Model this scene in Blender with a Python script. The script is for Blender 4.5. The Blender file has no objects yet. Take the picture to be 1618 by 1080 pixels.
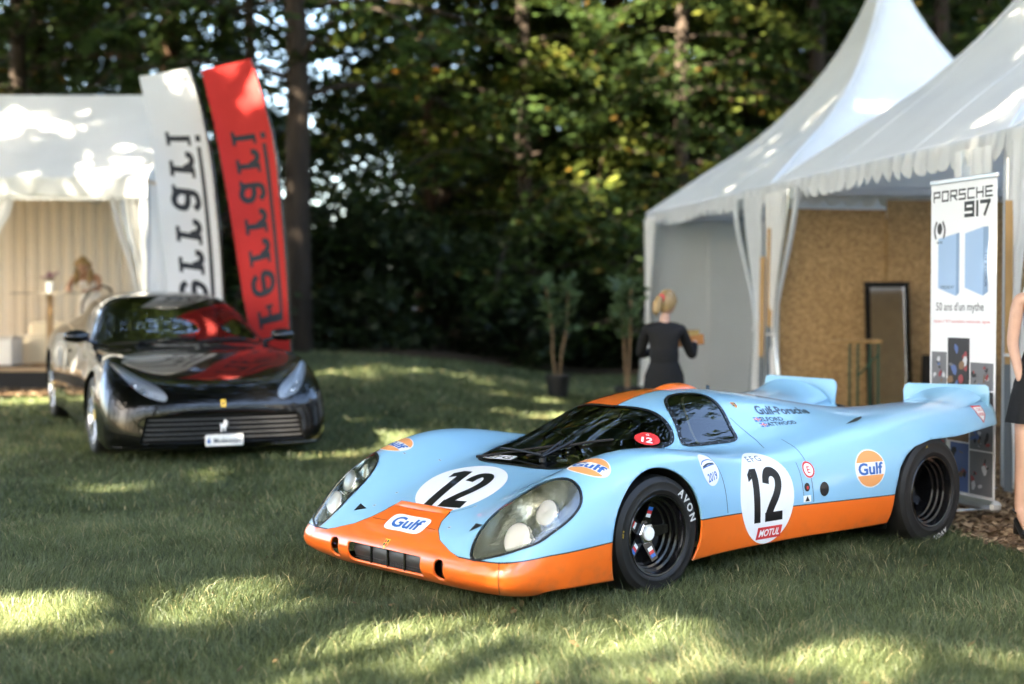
import bpy, bmesh, math, random
import numpy as np
from mathutils import Vector, Matrix
from mathutils.bvhtree import BVHTree

random.seed(12)
rng = np.random.default_rng(12)
PI = math.pi
scene = bpy.context.scene
COL = scene.collection

# ------------------------------------------------------------------ camera
cam_data = bpy.data.cameras.new("camera")
cam = bpy.data.objects.new("camera", cam_data)
COL.objects.link(cam)
cam.location = (0, 0, 1.43)
cam.rotation_euler = (math.radians(90 - 1.53), 0, 0)
cam_data.lens = 50
cam_data.sensor_width = 36
cam_data.clip_end = 600
cam_data.clip_start = 0.05
cam_data.dof.use_dof = True
cam_data.dof.focus_distance = 7.3
cam_data.dof.aperture_fstop = 1.1
scene.camera = cam

# ------------------------------------------------------------------ world, sun, exposure
SUN_DIR = Vector((-0.50, -0.62, 0.60)).normalized()      # towards the sun
SUN_EL = math.asin(SUN_DIR.z)
world = bpy.data.worlds.new("World")
scene.world = world
world.use_nodes = True
wn = world.node_tree.nodes
wl = world.node_tree.links
bg = wn["Background"]
sky = wn.new("ShaderNodeTexSky")
sky.sky_type = 'NISHITA'
sky.sun_disc = False
sky.sun_elevation = SUN_EL
sky.sun_rotation = math.atan2(SUN_DIR.x, SUN_DIR.y)
sky.air_density = 1.0
sky.dust_density = 2.6
sky.ozone_density = 1.0
wl.new(sky.outputs[0], bg.inputs[0])
bg.inputs[1].default_value = 0.098
sun_data = bpy.data.lights.new("sun", 'SUN')
sun_data.energy = 5.0
sun_data.angle = math.radians(0.53)
sun_data.color = (1.0, 0.88, 0.68)
sun = bpy.data.objects.new("sun", sun_data)
COL.objects.link(sun)
sun.rotation_euler = SUN_DIR.to_track_quat('Z', 'Y').to_euler()
sun.location = (-20, -24, 30)
scene.view_settings.view_transform = 'Standard'
scene.view_settings.look = 'None'
scene.view_settings.exposure = 4.18
scene.view_settings.gamma = 1
scene.view_settings.use_curve_mapping = False
cy = scene.cycles
cy.use_denoising = True
cy.max_bounces = 9
cy.diffuse_bounces = 4
cy.glossy_bounces = 4
cy.transmission_bounces = 6
cy.transparent_max_bounces = 10
cy.caustics_reflective = False
cy.caustics_refractive = False
cy.sample_clamp_indirect = 6

# ------------------------------------------------------------------ helpers
def smooth01(a, b, x):
    t = min(1.0, max(0.0, (x - a) / (b - a)))
    return t * t * (3 - 2 * t)

def ground_z(x, y):
    w = 0.12 + 0.88 * smooth01(1.6, -2.4, x)
    t = y - 10.2
    s = max(0.0, 0.5 * (t + math.sqrt(t * t + 0.8)) - 0.05)
    s = s if s < 20 else 20 + (s - 20) * 0.35
    return 0.040 * s * w

M = {}
def mat(name, color, rough=0.5, metal=0.0, coat=0.0, spec=0.5, var=None, bump=None, trans=0.0, ior=1.45,
        alpha=None, var_col=None, sheen=0.0, stretch=None, rough_var=None):
    m = bpy.data.materials.new(name)
    m.use_nodes = True
    n, l = m.node_tree.nodes, m.node_tree.links
    p = n["Principled BSDF"]
    c = tuple(color) + (1,)
    p.inputs["Base Color"].default_value = c
    p.inputs["Roughness"].default_value = rough
    p.inputs["Metallic"].default_value = metal
    p.inputs["Coat Weight"].default_value = coat
    p.inputs["Coat Roughness"].default_value = 0.03
    p.inputs["Specular IOR Level"].default_value = spec
    p.inputs["IOR"].default_value = ior
    p.inputs["Transmission Weight"].default_value = trans
    p.inputs["Sheen Weight"].default_value = sheen
    if alpha is not None:
        p.inputs["Alpha"].default_value = alpha
    tc = None
    if var or bump or rough_var:
        tc = n.new("ShaderNodeTexCoord")
        src = tc.outputs["Object"]
        if stretch:
            mp = n.new("ShaderNodeMapping"); mp.inputs["Scale"].default_value = stretch
            l.new(src, mp.inputs[0]); src = mp.outputs[0]
    if var:
        t = n.new("ShaderNodeTexNoise"); t.inputs["Scale"].default_value = var[0]; t.inputs["Detail"].default_value = 5
        l.new(src, t.inputs["Vector"])
        r = n.new("ShaderNodeValToRGB")
        r.color_ramp.elements[0].position = 0.35; r.color_ramp.elements[1].position = 0.68
        c2 = var_col if var_col else tuple(x * (1 - var[1]) for x in color)
        r.color_ramp.elements[0].color = tuple(c2) + (1,)
        r.color_ramp.elements[1].color = c
        l.new(t.outputs[0], r.inputs[0]); l.new(r.outputs[0], p.inputs["Base Color"])
    if rough_var:
        t = n.new("ShaderNodeTexNoise"); t.inputs["Scale"].default_value = rough_var[0]; t.inputs["Detail"].default_value = 4
        l.new(src, t.inputs["Vector"])
        mr = n.new("ShaderNodeMapRange"); mr.inputs[3].default_value = rough; mr.inputs[4].default_value = rough + rough_var[1]
        l.new(t.outputs[0], mr.inputs[0]); l.new(mr.outputs[0], p.inputs["Roughness"])
    if bump:
        t = n.new("ShaderNodeTexNoise"); t.inputs["Scale"].default_value = bump[0]; t.inputs["Detail"].default_value = 4
        l.new(src, t.inputs["Vector"])
        b = n.new("ShaderNodeBump"); b.inputs["Strength"].default_value = bump[1]; b.inputs["Distance"].default_value = bump[2] if len(bump) > 2 else 0.01
        l.new(t.outputs[0], b.inputs["Height"]); l.new(b.outputs[0], p.inputs["Normal"])
    M[name] = m
    return m

def thin_glass(name, tint, alpha, rough=0.0, spec=0.5):
    """thin pane: mirror-like reflection over a tinted see-through sheet (no refraction)"""
    m = bpy.data.materials.new(name); m.use_nodes = True
    n, l = m.node_tree.nodes, m.node_tree.links
    n.remove(n["Principled BSDF"])
    tr = n.new("ShaderNodeBsdfTransparent"); tr.inputs[0].default_value = tuple(tint) + (1,)
    gl = n.new("ShaderNodeBsdfGlossy"); gl.inputs["Roughness"].default_value = rough
    fr = n.new("ShaderNodeFresnel"); fr.inputs[0].default_value = 1.55
    mx = n.new("ShaderNodeMixShader")
    ma = n.new("ShaderNodeMath"); ma.operation = 'MULTIPLY_ADD'; ma.inputs[1].default_value = 1.0; ma.inputs[2].default_value = alpha
    ma.use_clamp = True
    l.new(fr.outputs[0], ma.inputs[0]); l.new(ma.outputs[0], mx.inputs[0])
    l.new(tr.outputs[0], mx.inputs[1]); l.new(gl.outputs[0], mx.inputs[2])
    l.new(mx.outputs[0], n["Material Output"].inputs[0])
    M[name] = m
    return m

def tag(o, label=None, cat=None, group=None, kind=None):
    if label: o["label"] = label
    if cat: o["category"] = cat
    if group: o["group"] = group
    if kind: o["kind"] = kind
    return o

def thing(name, label, cat, loc=(0, 0, 0), rotz=0.0, group=None):
    o = bpy.data.objects.new(name, None)
    o.empty_display_size = 0.2
    COL.objects.link(o)
    o.location = loc
    o.rotation_euler = (0, 0, rotz)
    return tag(o, label, cat, group)

def mesh_obj(name, verts, faces, m=None, parent=None, smooth=True, label=None, angle=None):
    me = bpy.data.meshes.new(name)
    me.from_pydata([tuple(v) for v in verts], [], [tuple(f) for f in faces])
    return link_mesh(name, me, m, parent, smooth, label, angle)

def link_mesh(name, me, m=None, parent=None, smooth=True, label=None, angle=None):
    if m is not None:
        for mm in (m if isinstance(m, (list, tuple)) else [m]):
            me.materials.append(M[mm] if isinstance(mm, str) else mm)
    if smooth and len(me.polygons):
        me.polygons.foreach_set("use_smooth", np.ones(len(me.polygons), dtype=bool))
        if angle:
            me.set_sharp_from_angle(angle=math.radians(angle))
    me.update()
    o = bpy.data.objects.new(name, me)
    COL.objects.link(o)
    if parent is not None: o.parent = parent
    if label: o["label"] = label
    return o

class MB:
    """collects simple shapes into one mesh"""
    def __init__(s): s.v = []; s.f = []
    def add(s, vs, fs):
        k = len(s.v); s.v += [tuple(v) for v in vs]; s.f += [tuple(i + k for i in f) for f in fs]; return s
    def box(s, c, d, rot=None, bev=0.0):
        x, y, z = d[0] / 2, d[1] / 2, d[2] / 2
        if bev > 0:
            b = min(bev, x * .9, y * .9, z * .9)
            vs = []
            idx = {}
            for sx in (-1, 1):
                for sy in (-1, 1):
                    for sz in (-1, 1):
                        for a in range(3):
                            p = [sx * (x - b), sy * (y - b), sz * (z - b)]
                            p[a] = (sx, sy, sz)[a] * (x, y, z)[a]
                            idx[(sx, sy, sz, a)] = len(vs); vs.append(p)
            fs = []
            for a in range(3):
                o1, o2 = (a + 1) % 3, (a + 2) % 3
                for sg in (-1, 1):
                    q = []
                    for s1, s2 in ((-1, -1), (1, -1), (1, 1), (-1, 1)):
                        k = [0, 0, 0]; k[a] = sg; k[o1] = s1; k[o2] = s2
                        q.append(idx[(k[0], k[1], k[2], a)])
                    fs.append(q if sg > 0 else q[::-1])
                for s1 in (-1, 1):
                    for s2 in (-1, 1):
                        k0 = [0, 0, 0]; k0[a] = -1; k0[o1] = s1; k0[o2] = s2
                        k1 = list(k0); k1[a] = 1
                        q = [idx[(*k0, o1)], idx[(*k1, o1)], idx[(*k1, o2)], idx[(*k0, o2)]]
                        fs.append(q if s1 * s2 < 0 else q[::-1])
            for sx in (-1, 1):
                for sy in (-1, 1):
                    for sz in (-1, 1):
                        q = [idx[(sx, sy, sz, 0)], idx[(sx, sy, sz, 1)], idx[(sx, sy, sz, 2)]]
                        fs.append(q if sx * sy * sz > 0 else q[::-1])
        else:
            vs = [(-x, -y, -z), (x, -y, -z), (x, y, -z), (-x, y, -z), (-x, -y, z), (x, -y, z), (x, y, z), (-x, y, z)]
            fs = [(3, 2, 1, 0), (4, 5, 6, 7), (0, 1, 5, 4), (1, 2, 6, 5), (2, 3, 7, 6), (3, 0, 4, 7)]
        c = Vector(c)
        vs = [Vector(v) for v in vs]
        if rot is not None: vs = [rot @ v for v in vs]
        return s.add([v + c for v in vs], fs)
    def bar(s, a, b, w, h, up=(0, 0, 1), bev=0.0):
        a, b = Vector(a), Vector(b); d = b - a; L = d.length; d.normalize()
        u = Vector(up)
        if abs(u.dot(d)) > .98: u = Vector((1, 0, 0))
        sd = d.cross(u).normalized(); u2 = sd.cross(d)
        R = Matrix((d, sd, u2)).transposed()
        return s.box((a + b) / 2, (L, w, h), R, bev)
    def tube(s, pts, r, n=10, caps=True):
        pts = [Vector(p) for p in pts]
        rs = r if isinstance(r, (list, tuple)) else [r] * len(pts)
        vs = []; fs = []
        ref = None
        for i, p in enumerate(pts):
            d = (pts[min(i + 1, len(pts) - 1)] - pts[max(i - 1, 0)])
            d = d.normalized() if d.length > 1e-9 else Vector((0, 0, 1))
            if ref is None:
                ref = Vector((0, 0, 1)) if abs(d.z) < .9 else Vector((1, 0, 0))
            a = d.cross(ref)
            if a.length < 1e-4: a = d.cross(Vector((0, 1, 0.3)))
            a.normalize(); b = d.cross(a); ref = -b if False else ref
            for k in range(n):
                t = 2 * PI * k / n
                vs.append(p + (a * math.cos(t) + b * math.sin(t)) * rs[i])
        for i in range(len(pts) - 1):
            for k in range(n):
                k2 = (k + 1) % n
                fs.append((i * n + k, i * n + k2, (i + 1) * n + k2, (i + 1) * n + k))
        if caps:
            fs.append(tuple(range(n - 1, -1, -1))); q = (len(pts) - 1) * n
            fs.append(tuple(q + k for k in range(n)))
        return s.add(vs, fs)
    def lathe(s, prof, n=32, o=(0, 0, 0), axis='z', caps=False):
        """prof: (radius, height) pairs"""
        vs = []; fs = []; o = Vector(o)
        for r, h in prof:
            for k in range(n):
                t = 2 * PI * k / n
                c, q = r * math.cos(t), r * math.sin(t)
                vs.append(o + Vector({'z': (c, q, h), 'y': (c, h, -q), 'x': (h, c, q)}[axis]))
        for i in range(len(prof) - 1):
            for k in range(n):
                k2 = (k + 1) % n
                fs.append((i * n + k, i * n + k2, (i + 1) * n + k2, (i + 1) * n + k))
        if caps:
            fs.append(tuple(range(n - 1, -1, -1))); q = (len(prof) - 1) * n
            fs.append(tuple(q + k for k in range(n)))
        return s.add(vs, fs)
    def prism(s, pts, thick, O=(0, 0, 0), U=(1, 0, 0), V=(0, 0, 1), W=None):
        O, U, V = Vector(O), Vector(U), Vector(V)
        W = Vector(W) if W else U.cross(V)
        n = len(pts)
        a = [O + U * p[0] + V * p[1] for p in pts]; b = [p + W * thick for p in a]
        fs = [tuple(range(n - 1, -1, -1)), tuple(range(n, 2 * n))]
        fs += [(i, (i + 1) % n, n + (i + 1) % n, n + i) for i in range(n)]
        return s.add(a + b, fs)
    def grid(s, fn, nu, nv):
        vs = [fn(i / nu, j / nv) for i in range(nu + 1) for j in range(nv + 1)]
        w = nv + 1
        return s.add(vs, [(i * w + j, (i + 1) * w + j, (i + 1) * w + j + 1, i * w + j + 1) for i in range(nu) for j in range(nv)])
    def build(s, name, m, parent=None, smooth=True, label=None, angle=35):
        return mesh_obj(name, s.v, s.f, m, parent, smooth, label, angle if smooth else None)

def spline(pts, n, closed=False):
    P = [np.array(p, float) for p in pts]; N = len(P); out = []
    segs = N if closed else N - 1
    for i in range(segs):
        g = (lambda k: P[k % N]) if closed else (lambda k: P[k] if 0 <= k < N else (2 * P[0] - P[1] if k < 0 else 2 * P[-1] - P[-2]))
        p0, p1, p2, p3 = g(i - 1), g(i), g(i + 1), g(i + 2)
        for k in range(n):
            t = k / n
            out.append(0.5 * ((2 * p1) + (-p0 + p2) * t + (2 * p0 - 5 * p1 + 4 * p2 - p3) * t * t + (-p0 + 3 * p1 - 3 * p2 + p3) * t ** 3))
    if not closed: out.append(P[-1])
    return out

def poly_sd(x, y, poly):
    """signed distance to a closed polygon, positive inside (numpy)"""
    x = np.asarray(x); y = np.asarray(y)
    d2 = np.full(x.shape, 1e9); ins = np.zeros(x.shape, bool)
    n = len(poly)
    for i in range(n):
        ax, ay = poly[i][0], poly[i][1]; bx, by = poly[(i + 1) % n][0], poly[(i + 1) % n][1]
        ex, ey = bx - ax, by - ay
        L = ex * ex + ey * ey + 1e-12
        t = np.clip(((x - ax) * ex + (y - ay) * ey) / L, 0, 1)
        d2 = np.minimum(d2, (x - ax - t * ex) ** 2 + (y - ay - t * ey) ** 2)
        c = ((ay > y) != (by > y)) & (x < (bx - ax) * (y - ay) / ((by - ay) if abs(by - ay) > 1e-12 else 1e-12) + ax)
        ins ^= c
    return np.where(ins, 1, -1) * np.sqrt(d2)

def clip(V, F, A, sd):
    """keep the part of a mesh where sd >= 0, cut exactly along sd = 0. A: extra per-vertex values"""
    V = np.asarray(V, float); sd = np.where(np.abs(sd) < 1e-7, 1e-7, sd)
    keep = sd >= 0
    nv = list(map(tuple, V)); na = [list(a) for a in A.T] if A is not None else None
    cut = {}
    out = []
    def edge(i, j):
        k = (i, j) if i < j else (j, i)
        if k not in cut:
            t = sd[i] / (sd[i] - sd[j])
            cut[k] = len(nv); nv.append(tuple(V[i] + (V[j] - V[i]) * t))
            if na is not None: na.append(list(A[:, i] + (A[:, j] - A[:, i]) * t))
        return cut[k]
    for f in F:
        ks = [keep[i] for i in f]
        if all(ks): out.append(tuple(f)); continue
        if not any(ks): continue
        g = []
        for a in range(len(f)):
            i, j = f[a], f[(a + 1) % len(f)]
            if keep[i]: g.append(i)
            if keep[i] != keep[j]: g.append(edge(i, j))
        if len(g) >= 3: out.append(tuple(g))
    used = sorted({i for f in out for i in f}); mp = {o: k for k, o in enumerate(used)}
    V2 = np.array([nv[i] for i in used]); A2 = np.array([na[i] for i in used]).T if na is not None else None
    return V2, [tuple(mp[i] for i in f) for f in out], A2

def bspline_surface(net, mu, mv, sharpen=0.6):
    """full car skin from a half net: rows run nose to tail, columns from the centre line outwards"""
    N = np.array(net, float); R, C, _ = N.shape
    def ext(P):
        top = 2 * P[:1] - P[1:2]; bot = 2 * P[-1:] - P[-2:-1]
        P = np.concatenate([top, P, bot], 0)
        mir = P[:, 1:2].copy(); mir[..., 1] *= -1
        end = 2 * P[:, -1:] - P[:, -2:-1]
        return np.concatenate([mir, P, end], 1)
    def sm(P):
        E = ext(P)
        E = (E[:-2] + 4 * E[1:-1] + E[2:]) / 6
        return (E[:, :-2] + 4 * E[:, 1:-1] + E[:, 2:]) / 6
    P = N + sharpen * (N - sm(N))
    P[:, 0, 1] = 0
    E = ext(P)
    def basis(t):
        return np.array([(1 - t) ** 3, 3 * t ** 3 - 6 * t * t + 4, -3 * t ** 3 + 3 * t * t + 3 * t + 1, t ** 3]) / 6
    def line(n, m):
        W = np.zeros((n * m - m + 1, n + 2))
        for k in range((n - 1) * m + 1):
            i = min(k // m, n - 2); t = k / m - i
            W[k, i:i + 4] = basis(t)
        return W
    S = np.einsum('ai,bj,ijk->abk', line(R, mu), line(C, mv), E)
    S[:, 0, 1] = 0
    mir = S[:, :0:-1].copy(); mir[..., 1] *= -1
    G = np.concatenate([mir, S], 1)
    a, b, _ = G.shape
    F = [(i * b + j, i * b + j + 1, (i + 1) * b + j + 1, (i + 1) * b + j) for i in range(a - 1) for j in range(b - 1)]
    return G.reshape(-1, 3), F

# text and drawn marks -> flat polygons -> laid on a surface
def text_polys(s, size=1.0, bold=0.0, align='CENTER', spacing=1.0, shear=0.0):
    cu = bpy.data.curves.new("lettering", 'FONT'); cu.body = s; cu.size = size; cu.offset = bold
    cu.align_x = align; cu.align_y = 'CENTER'; cu.space_character = spacing; cu.shear = shear
    cu.fill_mode = 'FRONT'; cu.resolution_u = 3
    o = bpy.data.objects.new("lettering", cu); COL.objects.link(o)
    dg = bpy.context.evaluated_depsgraph_get(); dg.update()
    me = bpy.data.meshes.new_from_object(o.evaluated_get(dg))
    vs = [(v.co.x, v.co.y) for v in me.vertices]; fs = [tuple(p.vertices) for p in me.polygons]
    bpy.data.objects.remove(o); bpy.data.curves.remove(cu); bpy.data.meshes.remove(me)
    return vs, fs

def fit_box(vs, w, h, cx=0, cy=0):
    xs = [v[0] for v in vs]; ys = [v[1] for v in vs]
    a = (max(xs) - min(xs)) or 1; b = (max(ys) - min(ys)) or 1
    mx, my = (max(xs) + min(xs)) / 2, (max(ys) + min(ys)) / 2
    return [((x - mx) / a * w + cx, (y - my) / b * h + cy) for x, y in vs]

def fine(vs, fs, maxlen):
    bm = bmesh.new()
    bv = [bm.verts.new((v[0], v[1], 0)) for v in vs]
    for f in fs:
        try: bm.faces.new([bv[i] for i in f])
        except ValueError: pass
    bmesh.ops.triangulate(bm, faces=bm.faces[:])
    for _ in range(6):
        es = [e for e in bm.edges if e.calc_length() > maxlen]
        if not es: break
        bmesh.ops.subdivide_edges(bm, edges=es, cuts=1)
        bmesh.ops.triangulate(bm, faces=bm.faces[:])
    bm.verts.index_update()
    out = [(v.co.x, v.co.y) for v in bm.verts], [tuple(v.index for v in f.verts) for f in bm.faces]
    bm.free()
    return out

def decal(name, vs, fs, bvh, O, U, V, m, parent, lift=0.0015, maxlen=0.035, cast=0.6, label=None):
    """lay flat shapes on a skin: each point is dropped along -W on to it and lifted a hair"""
    vs, fs = fine(vs, fs, maxlen)
    O, U, V = Vector(O), Vector(U).normalized(), Vector(V).normalized()
    W = U.cross(V).normalized()
    out = []
    bad = set()
    for i, (a, b) in enumerate(vs):
        p = O + U * a + V * b
        h = bvh.ray_cast(p + W * cast, -W, cast * 2.2)
        if h[0] is None:
            bad.add(i); out.append(p)
        else:
            nn = h[1] if h[1].dot(W) > 0 else -h[1]
            out.append(h[0] + nn * lift)
    fs = [f for f in fs if not any(i in bad for i in f)]
    fs = [f if (out[f[1]] - out[f[0]]).cross(out[f[2]] - out[f[0]]).dot(W) > 0 else f[::-1] for f in fs]
    return mesh_obj(name, out, fs, m, parent, True, label)

def flat(name, vs, fs, O, U, V, m, parent, label=None):
    O, U, V = Vector(O), Vector(U), Vector(V)
    return mesh_obj(name, [O + U * a + V * b for a, b in vs], fs, m, parent, False, label)

def ellipse(a, b, n=40, cx=0, cy=0):
    return [(cx + a * math.cos(2 * PI * k / n), cy + b * math.sin(2 * PI * k / n)) for k in range(n)], [tuple(range(n))]

def ring2(a, b, a2, b2, n=40, cx=0, cy=0):
    o, i = ellipse(a, b, n, cx, cy)[0], ellipse(a2, b2, n, cx, cy)[0]
    return o + i, [(k, (k + 1) % n, n + (k + 1) % n, n + k) for k in range(n)]

def stroke(pts, w, n=6, curved=True):
    """a pen line of width w"""
    P = spline(pts, n) if curved and len(pts) > 2 else [np.array(p, float) for p in pts]
    L, Rr = [], []
    for i, p in enumerate(P):
        d = P[min(i + 1, len(P) - 1)] - P[max(i - 1, 0)]
        d = d / (np.linalg.norm(d) + 1e-9); nrm = np.array((-d[1], d[0])) * w / 2
        L.append(tuple(p + nrm)); Rr.append(tuple(p - nrm))
    k = len(P)
    return L + Rr, [(i, i + 1, k + i + 1, k + i) for i in range(k - 1)]

def join2(*parts):
    vs, fs = [], []
    for v, f in parts:
        k = len(vs); vs += list(v); fs += [tuple(i + k for i in g) for g in f]
    return vs, fs

def move2(p, dx=0, dy=0, sx=1, sy=1):
    return [(x * sx + dx, y * sy + dy) for x, y in p[0]], p[1]

def rects(*rs):
    vs, fs = [], []
    for x0, y0, x1, y1 in rs:
        k = len(vs); vs += [(x0, y0), (x1, y0), (x1, y1), (x0, y1)]; fs.append((k, k + 1, k + 2, k + 3))
    return vs, fs

def ribbon_on(pts3, nrms, w, lift):
    """strip following points on a skin"""
    P = [Vector(p) for p in pts3]; n = len(P); L = []; R = []
    closed = (P[0] - P[-1]).length < 1e-6
    for i in range(n):
        a = P[i - 1] if i > 0 else (P[-2] if closed else P[0])
        b = P[i + 1] if i < n - 1 else (P[1] if closed else P[-1])
        d = (b - a).normalized(); s_ = d.cross(nrms[i]).normalized()
        q = P[i] + nrms[i] * lift
        L.append(q + s_ * w / 2); R.append(q - s_ * w / 2)
    return L + R, [(i, i + 1, n + i + 1, n + i) for i in range(n - 1)]

def copy_tree(o, parent=None):
    c = o.copy(); COL.objects.link(c)
    if parent is not None: c.parent = parent
    for ch in list(o.children): copy_tree(ch, c)
    return c

# ================================================================== ground
TF0 = Vector((3.75, 10.80, 0)); TE1 = Vector((-.1745, .9847, 0)).normalized(); TE2 = Vector((.9847, .1745, 0)).normalized()   # line of the tent fronts
def tent_side(x, y):           # metres behind the tent front line
    return (Vector((x, y, 0)) - TF0).dot(TE2)

def foliage_mat(name, dark, light, odd=None, trans=.35, rough=.5):
    m = bpy.data.materials.new(name); m.use_nodes = True
    n, l = m.node_tree.nodes, m.node_tree.links
    p = n["Principled BSDF"]
    at = n.new("ShaderNodeAttribute"); at.attribute_name = "tint"
    r = n.new("ShaderNodeValToRGB")
    r.color_ramp.elements[0].color = tuple(dark) + (1,); r.color_ramp.elements[1].color = tuple(light) + (1,)
    r.color_ramp.elements[0].position = .1; r.color_ramp.elements[1].position = .88
    if odd:
        e = r.color_ramp.elements.new(.955); e.color = tuple(odd) + (1,)
    l.new(at.outputs["Fac"], r.inputs[0]); l.new(r.outputs[0], p.inputs["Base Color"])
    p.inputs["Roughness"].default_value = rough; p.inputs["Specular IOR Level"].default_value = .35
    t = n.new("ShaderNodeBsdfTranslucent"); mx = n.new("ShaderNodeMixShader"); mx.inputs[0].default_value = trans
    hs = n.new("ShaderNodeHueSaturation"); hs.inputs["Hue"].default_value = .475; hs.inputs["Value"].default_value = 1.5
    l.new(r.outputs[0], hs.inputs["Color"]); l.new(hs.outputs[0], t.inputs[0])
    l.new(p.outputs[0], mx.inputs[1]); l.new(t.outputs[0], mx.inputs[2]); l.new(mx.outputs[0], n["Material Output"].inputs[0])
    M[name] = m
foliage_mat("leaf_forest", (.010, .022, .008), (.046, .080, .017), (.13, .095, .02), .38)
foliage_mat("leaf_sunlit", (.05, .085, .02), (.20, .235, .045), (.30, .19, .03), .5)  # paler yellow-green: sunlight on the foliage put into the leaf colour
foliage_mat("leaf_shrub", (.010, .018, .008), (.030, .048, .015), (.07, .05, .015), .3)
foliage_mat("leaf_pot", (.05, .09, .045), (.13, .19, .08), None, .25, .3)
foliage_mat("leaf_canopy", (.03, .055, .02), (.085, .13, .035), None, .3)
mat("bark", (.050, .034, .023), rough=.9, var=(3, .5), bump=(9, .8, .05), stretch=(3, 3, .5))
mat("bark_red", (.085, .042, .022), rough=.9, var=(3, .5), bump=(9, .8, .05), stretch=(3, 3, .5))

def ground_mat(name, c1, c2, c3, scale=1.0, bump=.6):
    m = bpy.data.materials.new(name); m.use_nodes = True
    n, l = m.node_tree.nodes, m.node_tree.links; p = n["Principled BSDF"]
    tc = n.new("ShaderNodeTexCoord")
    a = n.new("ShaderNodeTexNoise"); a.inputs["Scale"].default_value = .55 * scale; a.inputs["Detail"].default_value = 6
    b = n.new("ShaderNodeTexNoise"); b.inputs["Scale"].default_value = 38 * scale; b.inputs["Detail"].default_value = 4
    for q in (a, b): l.new(tc.outputs["Object"], q.inputs["Vector"])
    r = n.new("ShaderNodeValToRGB"); r.color_ramp.elements[0].color = tuple(c1) + (1,); r.color_ramp.elements[1].color = tuple(c2) + (1,)
    r.color_ramp.elements[0].position = .36; r.color_ramp.elements[1].position = .64
    l.new(b.outputs[0], r.inputs[0])
    r2 = n.new("ShaderNodeValToRGB"); r2.color_ramp.elements[0].position = .50; r2.color_ramp.elements[1].position = .72
    l.new(a.outputs[0], r2.inputs[0])
    mx = n.new("ShaderNodeMix"); mx.data_type = 'RGBA'; mx.inputs[7].default_value = tuple(c3) + (1,)
    ml = n.new("ShaderNodeMath"); ml.operation = 'MULTIPLY'; ml.inputs[1].default_value = .6
    l.new(r2.outputs[0], ml.inputs[0]); l.new(ml.outputs[0], mx.inputs[0]); l.new(r.outputs[0], mx.inputs[6]); l.new(mx.outputs[2], p.inputs["Base Color"])
    p.inputs["Roughness"].default_value = .95; p.inputs["Specular IOR Level"].default_value = .2
    bp = n.new("ShaderNodeBump"); bp.inputs["Strength"].default_value = bump; bp.inputs["Distance"].default_value = .03
    l.new(b.outputs[0], bp.inputs["Height"]); l.new(bp.outputs[0], p.inputs["Normal"])
    M[name] = m
ground_mat("lawn_ground", (.045, .058, .020), (.080, .095, .034), (.12, .095, .042))
ground_mat("forest_ground", (.035, .026, .016), (.075, .050, .028), (.028, .030, .014), .6)
ground_mat("chip_ground", (.10, .062, .032), (.26, .17, .095), (.15, .09, .05), 1.6, 1.0)

def sheet(name, x0, x1, y0, y1, nx, ny, m, lift, inside=None, kind="structure"):
    xs = np.linspace(x0, x1, nx + 1); ys = np.linspace(y0, y1, ny + 1)
    vs = [(x, y, ground_z(x, y) + lift) for x in xs for y in ys]
    w = ny + 1
    fs = [(i * w + j, (i + 1) * w + j, (i + 1) * w + j + 1, i * w + j + 1) for i in range(nx) for j in range(ny)]
    if inside: fs = [f for f in fs if all(inside(vs[i][0], vs[i][1]) for i in f)]
    o = mesh_obj(name, vs, fs, m); return tag(o, kind=kind)
def big_ground():
    xs = np.concatenate([np.linspace(-420, -30, 14)[:-1], np.linspace(-30, 30, 90), np.linspace(30, 420, 14)[1:]])
    ys = np.concatenate([np.linspace(-420, -30, 14)[:-1], np.linspace(-30, 55, 110), np.linspace(55, 420, 14)[1:]])
    vs = [(x, y, ground_z(x, y)) for x in xs for y in ys]; w = len(ys)
    tag(mesh_obj("lawn", vs, [(i * w + j, (i + 1) * w + j, (i + 1) * w + j + 1, i * w + j + 1) for i in range(len(xs) - 1) for j in range(w - 1)], "lawn_ground"), kind="structure")
big_ground()
def forest_edge(x): return 26.3 - 1.9 * math.exp(-((x + 2.0) / 2.2) ** 2) + .35 * math.sin(x * 1.3) + .4 * math.sin(x * .45 + 1)
sheet("forest_floor", -45, 45, 23.5, 70, 220, 120, "forest_ground", .012, lambda x, y: y > forest_edge(x))
CE_Y, CE_X = [4, 7.84, 8.8, 10.5, 14.5, 21], [3.3, 2.86, 2.74, 2.95, 3.0, 1.8]
def chip_edge(x, y): return x - np.interp(y, CE_Y, CE_X) + .06 * np.sin(y * 2.1) + .05 * np.sin(y * 5.3) + .03 * np.sin(x * 9)
chips_r = sheet("wood_chip_bed", 1.2, 10.0, 4.0, 21, 110, 200, "chip_ground", .012, lambda x, y: chip_edge(x, y) > 0 and y < 21)
sheet("wood_chip_path", -13, -3.9, 17.15, 18.6, 100, 16, "chip_ground", .012, lambda x, y: y > 17.35 + .12 * math.sin(x * 3))

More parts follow.
